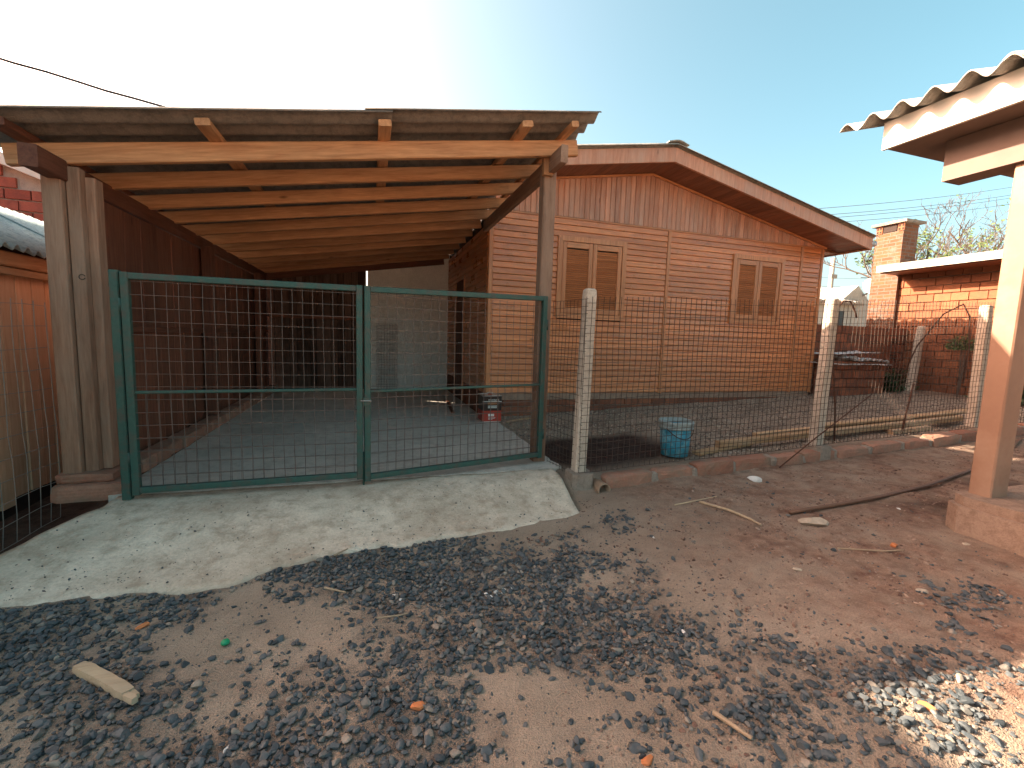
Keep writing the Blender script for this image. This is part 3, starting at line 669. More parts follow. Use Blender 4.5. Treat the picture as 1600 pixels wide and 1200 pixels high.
MB().box(cx-cw-.003, cx+cw+.003, cy-cw-.003, cy+cw+.003, 0, .010).build('bottom_rim', 'tin_metal', tn)
m = MB()
for a_ in ((-1, -1, 1, -1), (1, -1, 1, 1), (1, 1, -1, 1), (-1, 1, -1, -1)): m.tube([(cx+a_[0]*cw, cy+a_[1]*cw, .347), (cx+a_[2]*cw, cy+a_[3]*cw, .347)], .006, 6)
m.build('top_rim', 'tin_metal', tn, True)
MB().box(cx-cw+.004, cx+cw-.004, cy-cw+.004, cy+cw-.004, .345, .3465).build('lid', 'tin_metal', tn)
MB().lathe([(0, .0), (.03, 0), (.03, .018), (.0, .02)], (cx, cy, .3465), 16).build('spout', 'tin_red', tn, True)
MB().tube([(cx-.05+.05*(1-math.cos(a_)), cy, .352+.03*math.sin(a_)) for a_ in np.linspace(0, math.pi, 9)], .004, 6).build('handle', 'tin_metal', tn, True)
MB().box(cx-cw-.0015, cx+cw+.0015, cy-cw-.0015, cy-cw, .268, .276).build('band', 'print_white', tn)
def lettering(txt, x, z, size, mat, parent, y, align='CENTER', name='lettering'):
    cu = bpy.data.curves.new('txt', 'FONT'); cu.body = txt; cu.size = size; cu.align_x = align; cu.extrude = .0006
    o = bpy.data.objects.new('txt', cu); COL.objects.link(o); bpy.context.view_layer.update()
    me_ = bpy.data.meshes.new_from_object(o.evaluated_get(bpy.context.evaluated_depsgraph_get())); bpy.data.objects.remove(o)
    me_.transform(Matrix.Rotation(math.pi/2, 4, 'X')); me_.materials.clear(); me_.materials.append(MAT[mat])
    return reg(bpy.data.objects.new(name, me_), parent, (x, y, z))
lettering('montana', cx+.02, .284, .042, 'print_white', tn, cy-cw-.0015)
m = MB(); rr = random.Random(3)
x = cx-.06
while x < cx+.05: ww = rr.uniform(.010, .016); m.box(x, x+ww, cy-cw-.0012, cy-cw+.0005, .236, .258); x += ww+.003
m.build('orange_print', 'print_orange', tn)['kind'] = 'stuff'
m = MB()
for z in (.205, .185):
    x = cx-.055
    while x < cx+.06: ww = rr.uniform(.008, .013); m.box(x, x+ww, cy-cw-.0012, cy-cw+.0005, z, z+.014); x += ww+.003
MB().box(cx-.05, cx+.03, cy-cw-.0012, cy-cw+.0005, .075, .108).build('white_panel', 'print_white', tn)
for z, L in ((.055, .1), (.045, .09), (.033, .06)): MB().box(cx-.05, cx-.05+L, cy-cw-.0012, cy-cw+.0005, z, z+.005).build('print_line', 'print_white', tn)
m.build('small_print', 'print_white', tn)['kind'] = 'stuff'
# wire grid leaning on the plaster wall, wire scraps and a strip on the floor
gp = thing('wire_grid', 'bundle of welded wire grid leaning against the plastered wall', 'wire grid', (.3, 9.2, 0))
wire_sheet((.09, 9.18, 0), (1, 0, 0), .40, .0, 1.3, .05, .10, .003, .006, 41).build('wire_mesh', 'mesh_dark', gp); wire_sheet((.11, 9.15, 0), (1, 0, 0), .37, .0, 1.28, .06, .055, .002, .012, 44).build('back_wire_mesh', 'mesh_dark', gp)
rod('wire_scrap', [(.7, 8.0, .008), (.85, 8.25, .05), (.95, 7.95, .02), (1.15, 8.1, .05), (1.2, 8.3, .01), (.8, 8.1, .012), (1.05, 7.85, .01)], .004, 'mesh_zinc', 'loose curl of wire lying on the carport floor', 'wire')
tag(MB().beam((1.23, 7.5, .012), (1.12, 6.3, .012), .05, .02, (0, 0, 1), .003).build('floor_strip', 'dark_boardY'), 'dark narrow wooden strip lying on the carport floor', 'strip')
tag(MB().beam((1.7, 5.55, .008), (2.1, 5.72, .018), .03, .025, (0, 0, 1), .003).build('wood_strip', 'lumberX'), 'pale wooden strip lying beside the paint tin', 'strip')
# ------------------------------------------------------------------ porch at the right
po = thing('porch', 'neighbouring porch with corrugated roof, square post and cement plinth', 'porch', (4.2, .8, 0))
PXX = 3.58; PT = .215
m = MB(); nseg = 14
prf = [(PXX, -3.0), (PXX, 1.74), (PXX+.05, 1.81), (7.5, 1.81), (7.5, -3.0)]
m.prism(prf, 'Z', PT-.06, PT).build('floor_slab', 'plinth_cement', po)
MB().prism([(PXX-.03, -3.0), (PXX-.03, 1.75), (PXX+.03, 1.83), (7.5, 1.83), (7.5, -3.0)], 'Z', -.3, PT-.0605).build('plinth', 'plinth_cement', po)
timber_post = MB().beam((3.80, 1.735, PT), (3.80, 1.735, 2.264), .17, .115, (0, 1, 0), .008).build('post', 'porch_post_mat', po)
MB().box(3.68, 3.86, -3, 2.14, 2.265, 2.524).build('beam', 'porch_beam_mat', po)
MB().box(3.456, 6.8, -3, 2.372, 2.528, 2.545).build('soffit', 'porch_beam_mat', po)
def pz(x): return 2.72+.27*(x-3.36)
# the sheets run down towards the camera's side: waves follow the eave
def corr2(x0, x1, y0, y1, ph):
    vs, fs = corr(x0, x1, y0, y1, lambda x, y: pz(x), .035, .177, .008, 4, ph, 16); return vs, fs
for k_, (a_, b_) in enumerate(((1.62, 2.60), (.70, 1.70), (-.22, .78), (-1.14, -.14), (-2.9, -1.06))):
    vs, fs = corr2(3.30, 6.6, a_, b_, 2.60-.177*.25); vs = [(v_[0], v_[1], v_[2]-.009*(k_ % 2)) for v_ in vs]
    MB().add(vs, fs).build('roof_sheet', 'fibre_cement_pale', po, True)
MB().box(3.43, 3.455, -3, 2.38, 2.52, 2.70).build('fascia', 'porch_paint', po)
MB().prism([(3.9, 2.72), (6.5, 2.72+.27*2.6), (6.5, 2.74+.27*2.6), (3.9, 2.74)], 'Y', -3, 2.30).build('ceiling', 'porch_paint', po)
for y in (2.2, .9, -.4, -1.7): timber('rafter', (3.46, y, 2.63), (6.4, y, 2.63+.27*2.94), .05, .075, 'rafter', po)
# ------------------------------------------------------------------ brick building, chimney, low wall
def brick_wall(parent, org, du, L, z0, z1, bl, bh, mat, gap=.013, thick=.09, topf=None, name='brick', holes=0):
    org = Vector(org); du = Vector(du); r_ = 0; z = z0
    while z < z1-.02:
        u = -(r_ % 2)*bl/2
        while u < L-.02:
            a_, b_ = max(u, 0), min(u+bl-gap, L); ok = b_-a_ > .05 and (topf is None or z+bh < topf((a_+b_)/2))
            if ok:
                l2 = b_-a_; c = org+du*((a_+b_)/2)+Vector((0, 0, z+(bh-gap)/2)); 
                o = shared(name, (round(l2, 3), bh, abs(du.x) > .5), lambda: MB().beam(Vector(), du*l2, thick, bh-gap, (0, 0, 1), .006), mat, parent, c)
                o.location += Vector((du.y, du.x, 0))*random.uniform(-.006, .006)
            u += bl
        z += bh; r_ += 1
bb = thing('brick_building', 'orange brick building with pale eave and tall chimney beyond the yard', 'building', (11, 5.5, .3))
MB().box(10.03, 14, 2.2, 6.72, .0, 2.58).build('mortar_wall', 'mortar', bb)
brick_wall(bb, (10.045, 2.2, 0), (0, 1, 0), 4.52, .36, 2.58, .26, .152, 'brick')
MB().prism([(9.46, 2.65), (9.46, 2.74), (13.8, 3.1), (13.8, 3.0)], 'Y', 2.0, 6.36).build('roof', 'fibre_cement_pale', bb)
MB().box(9.42, 9.458, 2.0, 6.38, 2.60, 2.73).build('fascia', 'fibre_cement_pale', bb)
MB().box(9.48, 10.02, 2.0, 6.34, 2.585, 2.64).build('soffit', 'soffit_wood', bb)
ch = MB().box(9.93, 10.35, 6.30, 6.80, .3, 3.60).build('chimney', 'chimney_brick', bb)
MB().box(9.86, 10.42, 6.22, 6.87, 3.60, 3.65).build('cap', 'fibre_cement', ch)
MB().box(9.915, 9.932, 6.42, 6.66, 3.46, 3.585).build('flue_opening', 'dark_gap', ch)
for y in (6.335, 6.735):
    hb = MB().box(9.913, 9.9295, y-.055, y+.055, 3.45, 3.59).build('hollow_brick', 'brick', ch)
for y in (6.305, 6.365, 6.71, 6.765):
    for z in (3.485, 3.55): MB().box(9.9105, 9.9125, y-.017, y+.017, z-.02, z+.02).build('brick_hole', 'dark_gap', ch)
lw = thing('low_brick_wall', 'low dark weathered brick wall closing the yard beside the house', 'wall', (8.8, 6.15, .3))
MB().box(7.6, 10.0, 6.115, 6.24, .0, 1.52).build('mortar_core', 'mortar', lw)
brick_wall(lw, (7.6, 6.11, 0), (1, 0, 0), 2.38, .28, 1.6, .27, .158, 'brick_old', topf=lambda u: 1.58+.06*nz(u*4, 1))
for x0, z0 in ((9.62, .95), (9.6, 1.26)):
    for a_ in (0, .055, .11):
        for b_ in (0, .055): MB().box(x0+a_-.018, x0+a_+.018, 6.055, 6.059, z0+b_-.018, z0+b_+.018).build('brick_hole', 'dark_gap', lw)
bp = thing('brick_pile', 'low plinth of dark bricks under the scrap roof sheets', 'bricks', (8.3, 5.8, .3))
brick_wall(bp, (7.62, 5.86, 0), (1, 0, 0), 1.35, .28, .82, .27, .155, 'brick_old', thick=.3)
def scrap(c, lx, ly, rz, tilt, label, amp, mat='white_metal'):
    m = MB(); nx, ny = 14, 10; v_ = []
    for s_ in (0, 1):
        for j in range(ny+1):
            for i in range(nx+1):
                u, t = i/nx-.5, j/ny-.5; z = amp*math.cos(u*lx*2*math.pi/.16)*.45+amp*2.2*nz(u*3, t*3, lx)+tilt*u*lx+s_*.006
                x_, y_ = u*lx, t*ly; v_.append((c[0]+x_*math.cos(rz)-y_*math.sin(rz), c[1]+x_*math.sin(rz)+y_*math.cos(rz), c[2]+z))
    W, B = nx+1, (nx+1)*(ny+1); f_ = []
    for j in range(ny):
        for i in range(nx): a_ = j*W+i; f_ += [(a_, a_+W, a_+W+1, a_+1), (B+a_, B+a_+1, B+a_+W+1, B+a_+W)]
    for i in range(nx): f_.append((i, i+1, B+i+1, B+i)); a_ = ny*W+i; f_.append((a_+1, a_, B+a_, B+a_+1))
    for j in range(ny): a_ = j*W; f_.append((a_+W, a_, B+a_, B+a_+W)); a_ = j*W+nx; f_.append((a_, a_+W, B+a_+W, B+a_))
    m.v, m.f = v_, f_; tag(m.build('scrap_sheet', mat, None, True), label, 'roof sheet', 'scrap roof sheets')
scrap((8.2, 5.82, .84), 1.5, .5, .02, -.01, 'lowest flat pale scrap sheet on the dark brick plinth', .012)
scrap((8.4, 5.82, .92), 1.15, .42, .1, -.07, 'bent curling scrap sheet in the middle of the sheet pile', .045)
scrap((8.1, 5.84, 1.03), 1.1, .4, -.06, .04, 'upper pale scrap sheet tilted on top of the pile', .018)
# ------------------------------------------------------------------ far things
fs_ = thing('far_house', 'small pale house with ribbed roof far behind the low wall', 'house', (27, 20, .5))
MB().prism([(24.6, .3), (29.7, .3), (29.7, 3.6), (28.2, 4.9), (26.6, 3.7), (24.6, 3.7)], 'Y', 20, 26).build('wall', 'painted_render', fs_)
m = MB()
for i in range(16):
    x0 = 22.5+i*.36; m.hexa([(x0, 19.6, 3.75), (x0+.22, 19.6, 3.75), (x0+.22+1.5, 24, 5.35), (x0+1.5, 24, 5.35), (x0, 19.6, 3.87), (x0+.22, 19.6, 3.87), (x0+.22+1.5, 24, 5.47), (x0+1.5, 24, 5.47)])
m.build('roof_ribs', 'fibre_cement_pale', fs_); MB().hexa([(22.4, 19.62, 3.66), (28.3, 19.62, 3.66), (29.8, 24, 5.26), (23.9, 24, 5.26), (22.4, 19.62, 3.78), (28.3, 19.62, 3.78), (29.8, 24, 5.38), (23.9, 24, 5.38)]).build('roof', 'fibre_cement', fs_)
MB().box(26.3, 27.2, 19.95, 20.02, 1.9, 3.3).build('window', 'dark_glass', fs_)
ds = thing('satellite_dish', 'round grey satellite dish on the far pale house', 'dish', (28.6, 19.3, 4.4))
m = MB(); m.lathe([(.0, .02), (.3, .05), (.62, .16), (.63, .15), (.3, .03), (0, 0)], (0, 0, 0), 24); q = Vector((-.62, -.6, .45)).to_track_quat('Z', 'Y'); m.v = [tuple(q @ Vector(v_)+Vector((28.6, 19.3, 4.75))) for v_ in m.v]; m.build('reflector', 'dish', ds, True)
MB().tube([(28.6, 19.35, 4.72), (28.65, 19.8, 4.4), (28.65, 20.1, 4.3)], .05, 6).build('bracket', 'wire_grey', ds)
an = thing('tv_antenna', 'thin television antenna mast rising behind the satellite dish', 'antenna', (31.9, 22, 3.5))
MB().tube([(32, 22, .4), (31.8, 22, 6.3)], .04, 5).build('mast', 'wire_grey', an)
for z, L in ((6.1, .5), (5.8, .7), (5.5, .4)): MB().tube([(31.8-L, 22, z), (31.8+L, 22, z+.06)], .025, 5).build('rod', 'wire_grey', an)
up = thing('utility_pole', 'pale utility pole standing behind the far house', 'pole', (33.7, 26, 0))
MB().tube([(33.7, 26, .2), (33.7, 26, 7.9)], .2, 8, .15).build('shaft', 'pole_wood', up, True); MB().beam((33.35, 25.8, 6.5), (33.95, 25.8, 6.5), .12, .3).build('cross_arm', 'pole_wood', up)
for a_, b_, lb in (((12, 18, 6.6), (60, 18, 17.2), 'topmost'), ((12, 18.05, 6.35), (60, 18.05, 16.55), 'second highest'), ((12, 18.1, 6.2), (60, 18.1, 16.35), 'third highest'), ((12, 18.15, 6.05), (60, 18.15, 15.8), 'fourth highest'), ((20, 30, 6.9), (70, 30, 10.2), 'fifth highest'), ((20, 30.1, 6.2), (70, 30.1, 9.4), 'lowest')):
    a_, b_ = Vector(a_), Vector(b_)
    tag(MB().tube([a_.lerp(b_, t)-Vector((0, 0, 1.0*math.sin(math.pi*t))) for t in np.linspace(0, 1, 30)], .016, 4).build('power_line', 'wire_grey'), lb+' power line crossing the sky above the brick chimney', 'cable', 'overhead power lines')
a_, b_ = Vector((-8, 6, 4.55)), Vector((1.5, 6.0, 2.98)); pts = []
for t in np.linspace(0, 1, 40): p = a_.lerp(b_, t); pts.append(p+Vector((0, .01*nz(t*20), -.12*math.sin(math.pi*t)+.012*nz(t*24, 2))))
rod('service_cable', pts, .012, 'cable_black', 'black service cable sagging from the sky down behind the carport roof', 'cable')
# bare tree
def tree(name, base, hgt, label, seed, spread=.5, leaves=200):
    r_ = random.Random(seed); t = thing(name, label, 'tree', base, 'bare trees behind the brick building'); m = MB(); tips = []; tr = MB()
    def grow(p, d, L, rad, dep, mb):
        pts = [p]; n_ = 5
        for i in range(n_): d = (d+Vector((r_.gauss(0, .12), r_.gauss(0, .12), r_.gauss(.05, .07)))).normalized(); p = p+d*L/n_; pts.append(p)
        mb.tube(pts, rad, 6 if dep < 2 else 3, rad*.6, False)
        if dep >= 3: tips.append(p); tips.append(pts[2])
        if dep < 7:
            for k_ in range(r_.choice((2, 2, 3)) if dep else 5):
                q = pts[r_.choice((2, 3, 4, 5))] if dep else pts[-1-(k_ % 3)]
                dd = (d+Vector((r_.gauss(0, spread), r_.gauss(0, spread), r_.gauss(.12, spread*.5)))).normalized()
                grow(q, dd, L*r_.uniform(.6, .82), max(rad*.58, .010), dep+1, m)
    grow(Vector(base), Vector((.1, 0, 1)), hgt*.30, hgt*.017, 0, tr)
    tr.build('trunk', 'bark', t, True); cr = m.build('crown', 'bark', t, True)
    lf = MB()
    for _ in range(leaves):
        c = r_.choice(tips); 
        if nz(c.x*.6, c.y*.6, c.z*.6+seed) < .02: continue
        for _2 in range(7):
            p = c+Vector((r_.gauss(0, .22), r_.gauss(0, .22), r_.gauss(0, .16))); a_ = Vector((r_.gauss(0, 1), r_.gauss(0, 1), r_.gauss(0, 1))).normalized(); b_ = a_.orthogonal(); lf.add([p-a_*.09, p+b_*.05, p+a_*.09, p-b_*.05], [(0, 1, 2, 3)])
    if lf.v: lf.build('foliage', 'leaf', t)
    return t
tree('bare_tree', (28.2, 16, .3), 10.4, 'sparse bare tree with a few green tufts behind the brick building', 5, .55, 260)
tree('bare_tree', (33.0, 16.5, .3), 12.5, 'leafless grey tree beside the porch post, behind the brick building', 9, .5, 20)
def shrub(c, r_, n_, label, seed, mat, stem=0):
    q = random.Random(seed); m = MB(); t = thing('shrub', label, 'shrub', (c[0], c[1], c[2]-stem))
    for _ in range(n_):
        d_ = Vector((q.gauss(0, 1), q.gauss(0, 1), abs(q.gauss(0, 1)))).normalized(); p = Vector(c)+d_*r_*q.uniform(.2, 1); p.z = max(p.z, c[2]+.01)
        a_ = (d_+Vector((q.gauss(0, .6), q.gauss(0, .6), q.gauss(0, .6)))).normalized()*q.uniform(.03, .07); b_ = a_.orthogonal().normalized()*.018; m.add([p-a_, p+b_, p+a_, p-b_], [(0, 1, 2, 3)])
    m.build('foliage', mat, t); s_ = MB()
    for _ in range(5): s_.tube([(c[0], c[1], c[2]-stem-.03), (c[0]+q.gauss(0, .05), c[1]+q.gauss(0, .05), c[2]+r_*.2), (c[0]+q.gauss(0, .15), c[1]+q.gauss(0, .15), c[2]+r_*.7)], .012, 5, .005)
    s_.build('stem', 'bark', t)
shrub((9.6, 4.95, 1.15), .26, 420, 'green leafy shrub against the sunlit brick wall', 2, 'leaf', .8)
shrub((9.5, 5.9, .36), .42, 700, 'low dark weeds at the foot of the brick building', 3, 'leaf_dark')
shrub((9.4, 4.2, .36), .45, 700, 'dark weeds behind the porch post', 4, 'leaf_dark')
shrub((9.35, 5.85, .36), .3, 400, 'dark weeds before the low brick wall', 6, 'leaf_dark')
# ------------------------------------------------------------------ left neighbours
nh = thing('neighbour_house', 'red brick neighbouring house with pale mortar behind the carport', 'house', (-6, 7, 0))
MB().prism([(-12, -.3), (-4.75, -.3), (-4.75, 3.30), (-12, 6.0)], 'Y', 9.55, 12).build('annex_wall', 'painted_render', nh)
brick_wall(nh, (-7.8, 9.54, 0), (1, 0, 0), 3.05, 2.2, 4.4, .34, .175, 'neighbour_brick', .022, .06, topf=lambda u: 3.28+.373*(3.05-u)-.06)
MB().prism([(-12.0, 5.98), (-4.4, 3.14), (-4.4, 3.32), (-12.0, 6.16)], 'Y', 9.3, 12.2).build('annex_roof', 'porch_paint', nh)
MB().box(-13, -5.3, 1.5, 6.3, -.3, 3.9).build('main_wall', 'neighbour_brick', nh)
MB().prism([(-13.4, 3.9), (-4.95, 3.9), (-4.95, 4.02), (-9.2, 5.2), (-13.4, 4.02)], 'Y', 1.2, 6.3).build('main_roof', 'fibre_cement', nh)
sh = thing('plank_shed', 'orange plank shed with pale corrugated roof beside the carport', 'shed', (-3, 4.5, -.2))
MB().prism([(-3.3, -.35), (-2.43, -.35), (-2.43, 1.63), (-3.3, 2.07)], 'Y', 2.2, 6.6).build('core', 'dark_gap', sh)
y = 2.2
while y < 6.6:
    wd = random.uniform(.13, .17); MB().beam((-2.415+random.uniform(-.006, .006), y+wd/2, -.12+random.uniform(-.06, .05)), (-2.415, y+wd/2, 1.52), .02, wd-.006, (0, 1, 0), .003).build('plank', 'shed_board', sh); y += wd
timber('eave_beam', (-2.37, 2.1, 1.545), (-2.37, 6.7, 1.545), .05, .10, 'lumber', sh); timber('eave_batten', (-2.345, 2.1, 1.46), (-2.345, 6.7, 1.46), .025, .05, 'lumber', sh)
for a_ in (2.0, 3.0, 4.0, 5.0, 6.0):
    vs, fs = corr(-3.35, -2.25, a_, a_+1.02, lambda x, y: 1.60+.52*(-2.25-x)+(.008 if a_ % 2 else 0), .02, .1, .005, 3, 0, 8); MB().add(vs, fs).build('roof_sheet', 'shed_sheet', sh, True)
# ------------------------------------------------------------------ loose stones
def ico():
    t = (1+5**.5)/2; v_ = [(-1, t, 0), (1, t, 0), (-1, -t, 0), (1, -t, 0), (0, -1, t), (0, 1, t), (0, -1, -t), (0, 1, -t), (t, 0, -1), (t, 0, 1), (-t, 0, -1), (-t, 0, 1)]
    f_ = [(0, 11, 5), (0, 5, 1), (0, 1, 7), (0, 7, 10), (0, 10, 11), (1, 5, 9), (5, 11, 4), (11, 10, 2), (10, 7, 6), (7, 1, 8), (3, 9, 4), (3, 4, 2), (3, 2, 6), (3, 6, 8), (3, 8, 9), (4, 9, 5), (2, 4, 11), (6, 2, 10), (8, 6, 7), (9, 8, 1)]
    v_ = [Vector(p).normalized() for p in v_]; mid = {}; nf = []
    def M_(a, b):
        k_ = (min(a, b), max(a, b))
        if k_ not in mid: v_.append(((v_[a]+v_[b])/2).normalized()); mid[k_] = len(v_)-1
        return mid[k_]
    for a, b, c in f_: x_, y_, z_ = M_(a, b), M_(b, c), M_(c, a); nf += [(a, x_, z_), (b, y_, x_), (c, z_, y_), (x_, y_, z_)]
    return np.array([tuple(p) for p in v_]), np.array(f_), np.array(nf)
IV, IF0, IF1 = ico()
def stones(name, pts, mat, label, cat, fine):
    base = IV if fine else IV[:12]; F = IF1 if fine else IF0; nvb = len(base); VV = np.empty((len(pts)*nvb, 3)); n_ = len(pts)
    kk = np.arange(n_)
    for i, (x, y, z, r_) in enumerate(pts):
        d_ = rng.normal(size=(3,)); sc = r_*np.array([rng.uniform(.75, 1.35), rng.uniform(.65, 1.), rng.uniform(.45, .75)])
        # angular chips: cut the ball by a few random planes
        b = base.copy()
        for _ in range(9):
            nrm = rng.normal(size=3); nrm /= np.linalg.norm(nrm); dd = b@nrm; lim = rng.uniform(.42, .8); ex = np.maximum(dd-lim, 0); b -= ex[:, None]*nrm
        b *= sc; a_ = rng.uniform(0, 6.28); c, s_ = math.cos(a_), math.sin(a_); tl = rng.uniform(-.35, .35)
        b[:, 2] += b[:, 0]*tl
        VV[i*nvb:(i+1)*nvb] = np.stack([x+b[:, 0]*c-b[:, 1]*s_, y+b[:, 0]*s_+b[:, 1]*c, z+b[:, 2]], 1)
    FF = (F[None]+(np.arange(n_)*nvb)[:, None, None]).reshape(-1, 3)
    me = bpy.data.meshes.new(name); me.vertices.add(len(VV)); me.vertices.foreach_set('co', VV.ravel()); me.loops.add(FF.size); me.loops.foreach_set('vertex_index', FF.ravel().astype(np.int32))
    me.polygons.add(len(FF)); me.polygons.foreach_set('loop_start', np.arange(0, FF.size, 3, dtype=np.int32)); me.update(calc_edges=True); me.polygons.foreach_set('use_smooth', [False]*len(FF)); me.materials.append(MAT[mat])
    tag(reg(bpy.data.objects.new(name, me), None, (0, 0, 0)), label, cat, kind='stuff')
big, small = [], []
tries = 0
while len(big) < 15500 and tries < 150000:
    tries += 1; x, y = rng.uniform(-2.6, 3.3), rng.uniform(.55, 2.95)
    if x < -2 and y > 2.3: continue
    if -2.0 < x < 1.45 and y > front_y(x)-.01: continue
    g_ = gravel_mask(x, y)
    if rng.uniform() < g_**1.3*.95: r_ = rng.choice([.009, .0125, .016, .021], p=[.34, .36, .22, .08])*rng.uniform(.85, 1.15); big.append((x, y, ground_z(x, y)+.010*nz(x*5, y*5, 2)+.016*nz(x*1.7, y*1.7, 1)+r_*.22+rng.uniform(0, .006)*g_, r_))
while len(small) < 14000:
    x, y = rng.uniform(-2.6, 4.2), rng.uniform(.5, 3.0)
    if -2.0 < x < 1.45 and y > front_y(x): continue
    g_ = gravel_mask(x, y)
    if rng.uniform() < .12+.7*g_: r_ = rng.uniform(.003, .0075); small.append((x, y, ground_z(x, y)+.010*nz(x*5, y*5, 2)+.016*nz(x*1.7, y*1.7, 1)+r_*.3, r_))
stones('gravel', big, 'gravel_mat', 'dark blue grey gravel scattered in patches over the sand', 'gravel', True)
stones('fine_gravel', small, 'gravel_mat', 'fine dark chippings scattered over the sand', 'gravel', False)
clods = []
while len(clods) < 5200:
    x, y = rng.uniform(.6, 6.5), rng.uniform(.6, 3.12)
    if x > 3.3 and y < 1.9: continue
    if x < 1.46 and y > 2.7: continue
    if rng.uniform() < .15+.9*sst(-.1, .4, nz(x*2.6, y*3.6, 14)): r_ = .0035/rng.uniform(.22, 1); clods.append((x, y, ground_z(x, y)+.016*nz(x*1.7, y*1.7, 1)+.012*nz(x*5, y*5, 2)+.016*sst(1.2, 2.2, x)*abs(nz(x*4.2, y*6, 8))+.1*r_, r_))
stones('earth_clods', clods, 'clod_mat', 'crumbs and clods of reddish earth strewn over the ground', 'earth', False)
crumbs = []
while len(crumbs) < 420:
    x, y = rng.uniform(-1.7, 1.45), rng.uniform(2.45, 3.35)
    if y > front_y(x)+.02 and rng.uniform() < .15+.8*math.exp(-(y-front_y(x))/.18): t = (y-front_y(x))/(3.5-front_y(x)); r_ = .0026/rng.uniform(.3, 1); crumbs.append((x, y, -.120+.122*sst(0, .8, t)+.1*r_, r_))
stones('apron_crumbs', crumbs, 'gravel_mat', 'dark grit scattered on the concrete ramp', 'grit', False)
yg = []
while len(yg) < 12000:
    x, y = rng.uniform(1.65, 9.4), rng.uniform(3.36, 7.0)
    if y > HY-.02 and x < X1+.05: continue
    if rng.uniform() < .25+.6*max(0, nz(x*1.3, y*2.6, 7)+.4)-1.6*darker(x, y): r_ = rng.uniform(.008, .019); yg.append((x, y, ground_z(x, y)+.016*nz(x*1.7, y*1.7, 1)+r_*.25, r_))
stones('yard_gravel', yg, 'yard_gravel_mat', 'brown and grey gravel covering the yard before the house', 'gravel', False)
# bits lying on the ground
def gz(x, y): return ground_z(x, y)+.010*nz(x*5, y*5, 2)+.016*nz(x*1.7, y*1.7, 1)
def chunk(name, x, y, s, mat, label, cat, rz=0, seed=0, group=None):
    q = np.random.default_rng(seed); b = IV.copy()
    for _ in range(8): nrm = q.normal(size=3); nrm /= np.linalg.norm(nrm); dd = b@nrm; b -= np.maximum(dd-q.uniform(.4, .75), 0)[:, None]*nrm
    b *= np.array(s); c, s_ = math.cos(rz), math.sin(rz); m = MB(); zb_ = b[:, 2].min()
    m.add([(x+p[0]*c-p[1]*s_, y+p[0]*s_+p[1]*c, gz(x, y)+p[2]-zb_-.004) for p in b], [tuple(f_) for f_ in IF1]); return tag(m.build(name, mat), label, cat, group)
a_, b_ = Vector((-1.02, 1.90, gz(-1.02, 1.9)+.026)), Vector((-.745, 1.665, gz(-.745, 1.665)+.024)); e = (b_-a_).normalized(); n_ = Vector((-e.y, e.x, 0))
m = MB().rough(a_, b_-e*.05, .042, .032, 3, .004, 10, 3); m.rough(b_-e*.055-n_*.008, b_+e*.005-n_*.010, .020, .024, 5, .004, 6, 3); m.rough(b_-e*.055+n_*.010, b_-e*.018+n_*.008, .016, .02, 6, .004, 6, 3)
tag(m.build('wood_offcut', 'offcut_wood'), 'split pale wooden offcut lying on the gravel', 'offcut')
chunk('brick_chip', .147, 1.405, (.028, .022, .016), 'chip_orange', 'bright orange brick chip on dark gravel beside the wet hollow', 'brick chip', .5, 1)
chunk('brick_chip', -.916, 2.133, (.032, .017, .014), 'chip_orange', 'rounded orange brick chip on bare sand near the ramp', 'brick chip', .6, 2)
chunk('brick_chip', .796, 1.03, (.025, .018, .012), 'chip_orange', 'small orange and white brick chip among pale sand', 'brick chip', .2, 3)
chunk('brick_chip', 1.80, .89, (.016, .03, .02), 'chip_orange', 'brick chip standing in the sunlit patch of ground', 'brick chip', .2, 4)
chunk('brick_chip', 2.98, 1.74, (.045, .028, .014), 'chip_orange', 'flat brick fragment on the red earth before the porch plinth', 'brick chip', .7, 5)
chunk('brick_chip', .66, 1.62, (.012, .010, .008), 'chip_orange', 'tiny orange chip lying in the middle of the gravel', 'brick chip', .7, 15)
chunk('stone', 2.81, 2.12, (.10, .055, .035), 'stone_pale', 'largest pale tan stone lying on the sand', 'stone', -.5, 6)
chunk('stone', 3.15, 2.93, (.07, .045, .035), 'stone_white', 'whitish lump of mortar near the fence kerb', 'stone', -.3, 7)
chunk('stone', 2.20, 1.72, (.03, .02, .012), 'stone_pale', 'small oval pale stone on bare sand', 'stone', -.3, 8)
chunk('stone', 2.62, 1.38, (.03, .018, .012), 'stone_pale', 'pale flat pebble near the sunlit patch', 'stone', -.6, 9)
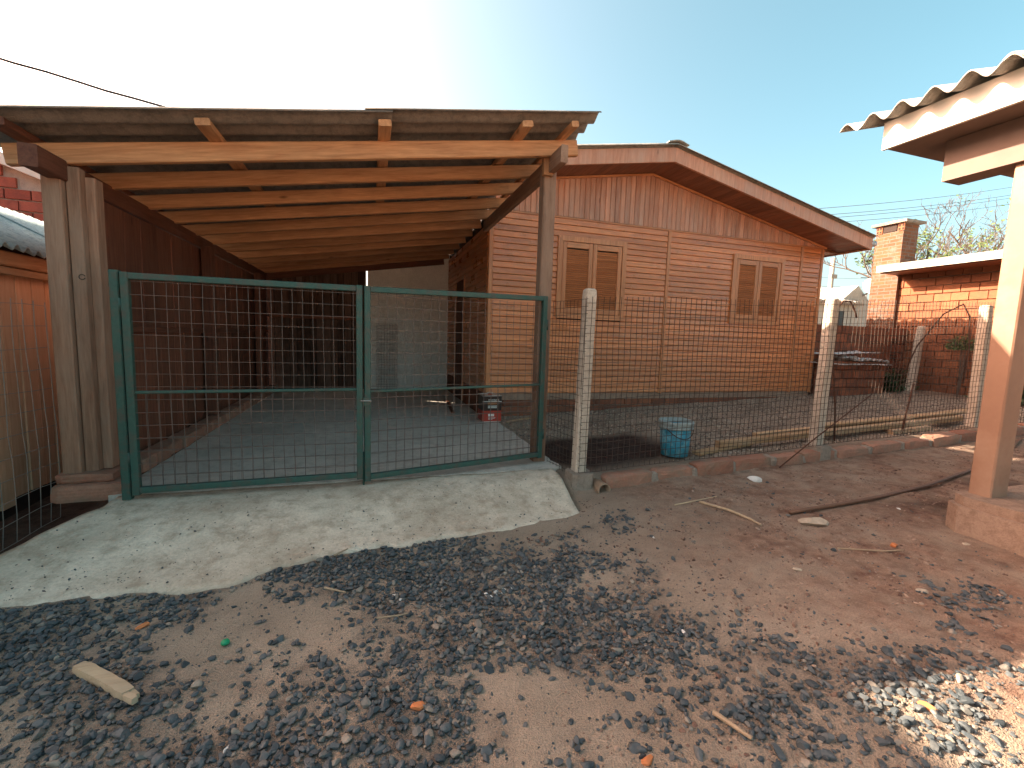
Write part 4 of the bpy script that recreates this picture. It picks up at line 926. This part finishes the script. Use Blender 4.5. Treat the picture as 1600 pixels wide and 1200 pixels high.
chunk('stone', 3.4, 1.62, (.03, .02, .012), 'stone_pale', 'small pale stone beside the porch plinth', 'stone', -.6, 19)
m = MB(); m.lathe([(.0, .012), (.013, .012), (.016, .006), (.016, 0), (0, 0)], (-.563, 1.932, gz(-.563, 1.932)+.008), 16); tag(m.build('bottle_cap', 'cap_green', None, True), 'bright green plastic bottle cap on the gravel', 'bottle cap')
def twig(pts, r_, label, mat='twig'): return tag(MB().tube([(x, y, gz(x, y)+r_+.004+h_) for x, y, h_ in pts], r_, 6, r_*.6).build('twig', mat), label, 'twig', 'twigs on the ground')
twig([(2.36, 2.66, .0), (2.43, 2.45, .006), (2.47, 2.30, .0), (2.46, 2.20, 0)], .011, 'long pale stick lying on the sand before the fence', 'offcut_wood')
twig([(2.15, 2.68, 0), (2.55, 2.70, .004)], .006, 'thin pale twig across the end of the long stick', 'offcut_wood')
twig([(.02, 1.93, .01), (.12, 1.93, .008), (.16, 1.935, .006)], .004, 'short straight brown twig on the gravel')
twig([(-.22, 2.22, .01), (-.12, 2.17, .01)], .006, 'short thick twig on sand near the ramp edge')
twig([(-.2, 2.55, .012), (-.13, 2.60, .02)], .006, 'orange twig at the edge of the ramp')
twig([(1.10, 1.10, .01), (1.14, .98, .008)], .009, 'brown wooden splinter stuck in the sand')
twig([(2.65, 1.83, 0), (2.85, 1.70, .006), (2.97, 1.68, 0)], .005, 'thin curved root on the red earth')
rw = random.Random(11)
for i in range(9): chunk('white_pebble', .58+rw.gauss(0, .035), 2.0+rw.gauss(0, .02), (.013, .010, .009), 'stone_white', 'one of a few white pebbles clustered on the dark gravel', 'pebble', rw.uniform(0, 3), 30+i, 'cluster of white pebbles')
for i, (x, y) in enumerate(((-.42, 1.42), (.13, 2.07), (.11, 2.12), (1.3, 1.5), (-1.3, 2.2), (1.7, 2.3), (3.0, 2.3), (3.6, 2.1))): chunk('white_scrap', x, y, (.022, .009, .007), 'stone_white', ('white paper-like scrap on the gravel', 'white scrap on the sand')[x > 1.2], 'scrap', rw.uniform(0, 3), 50+i, 'white scraps on the ground')
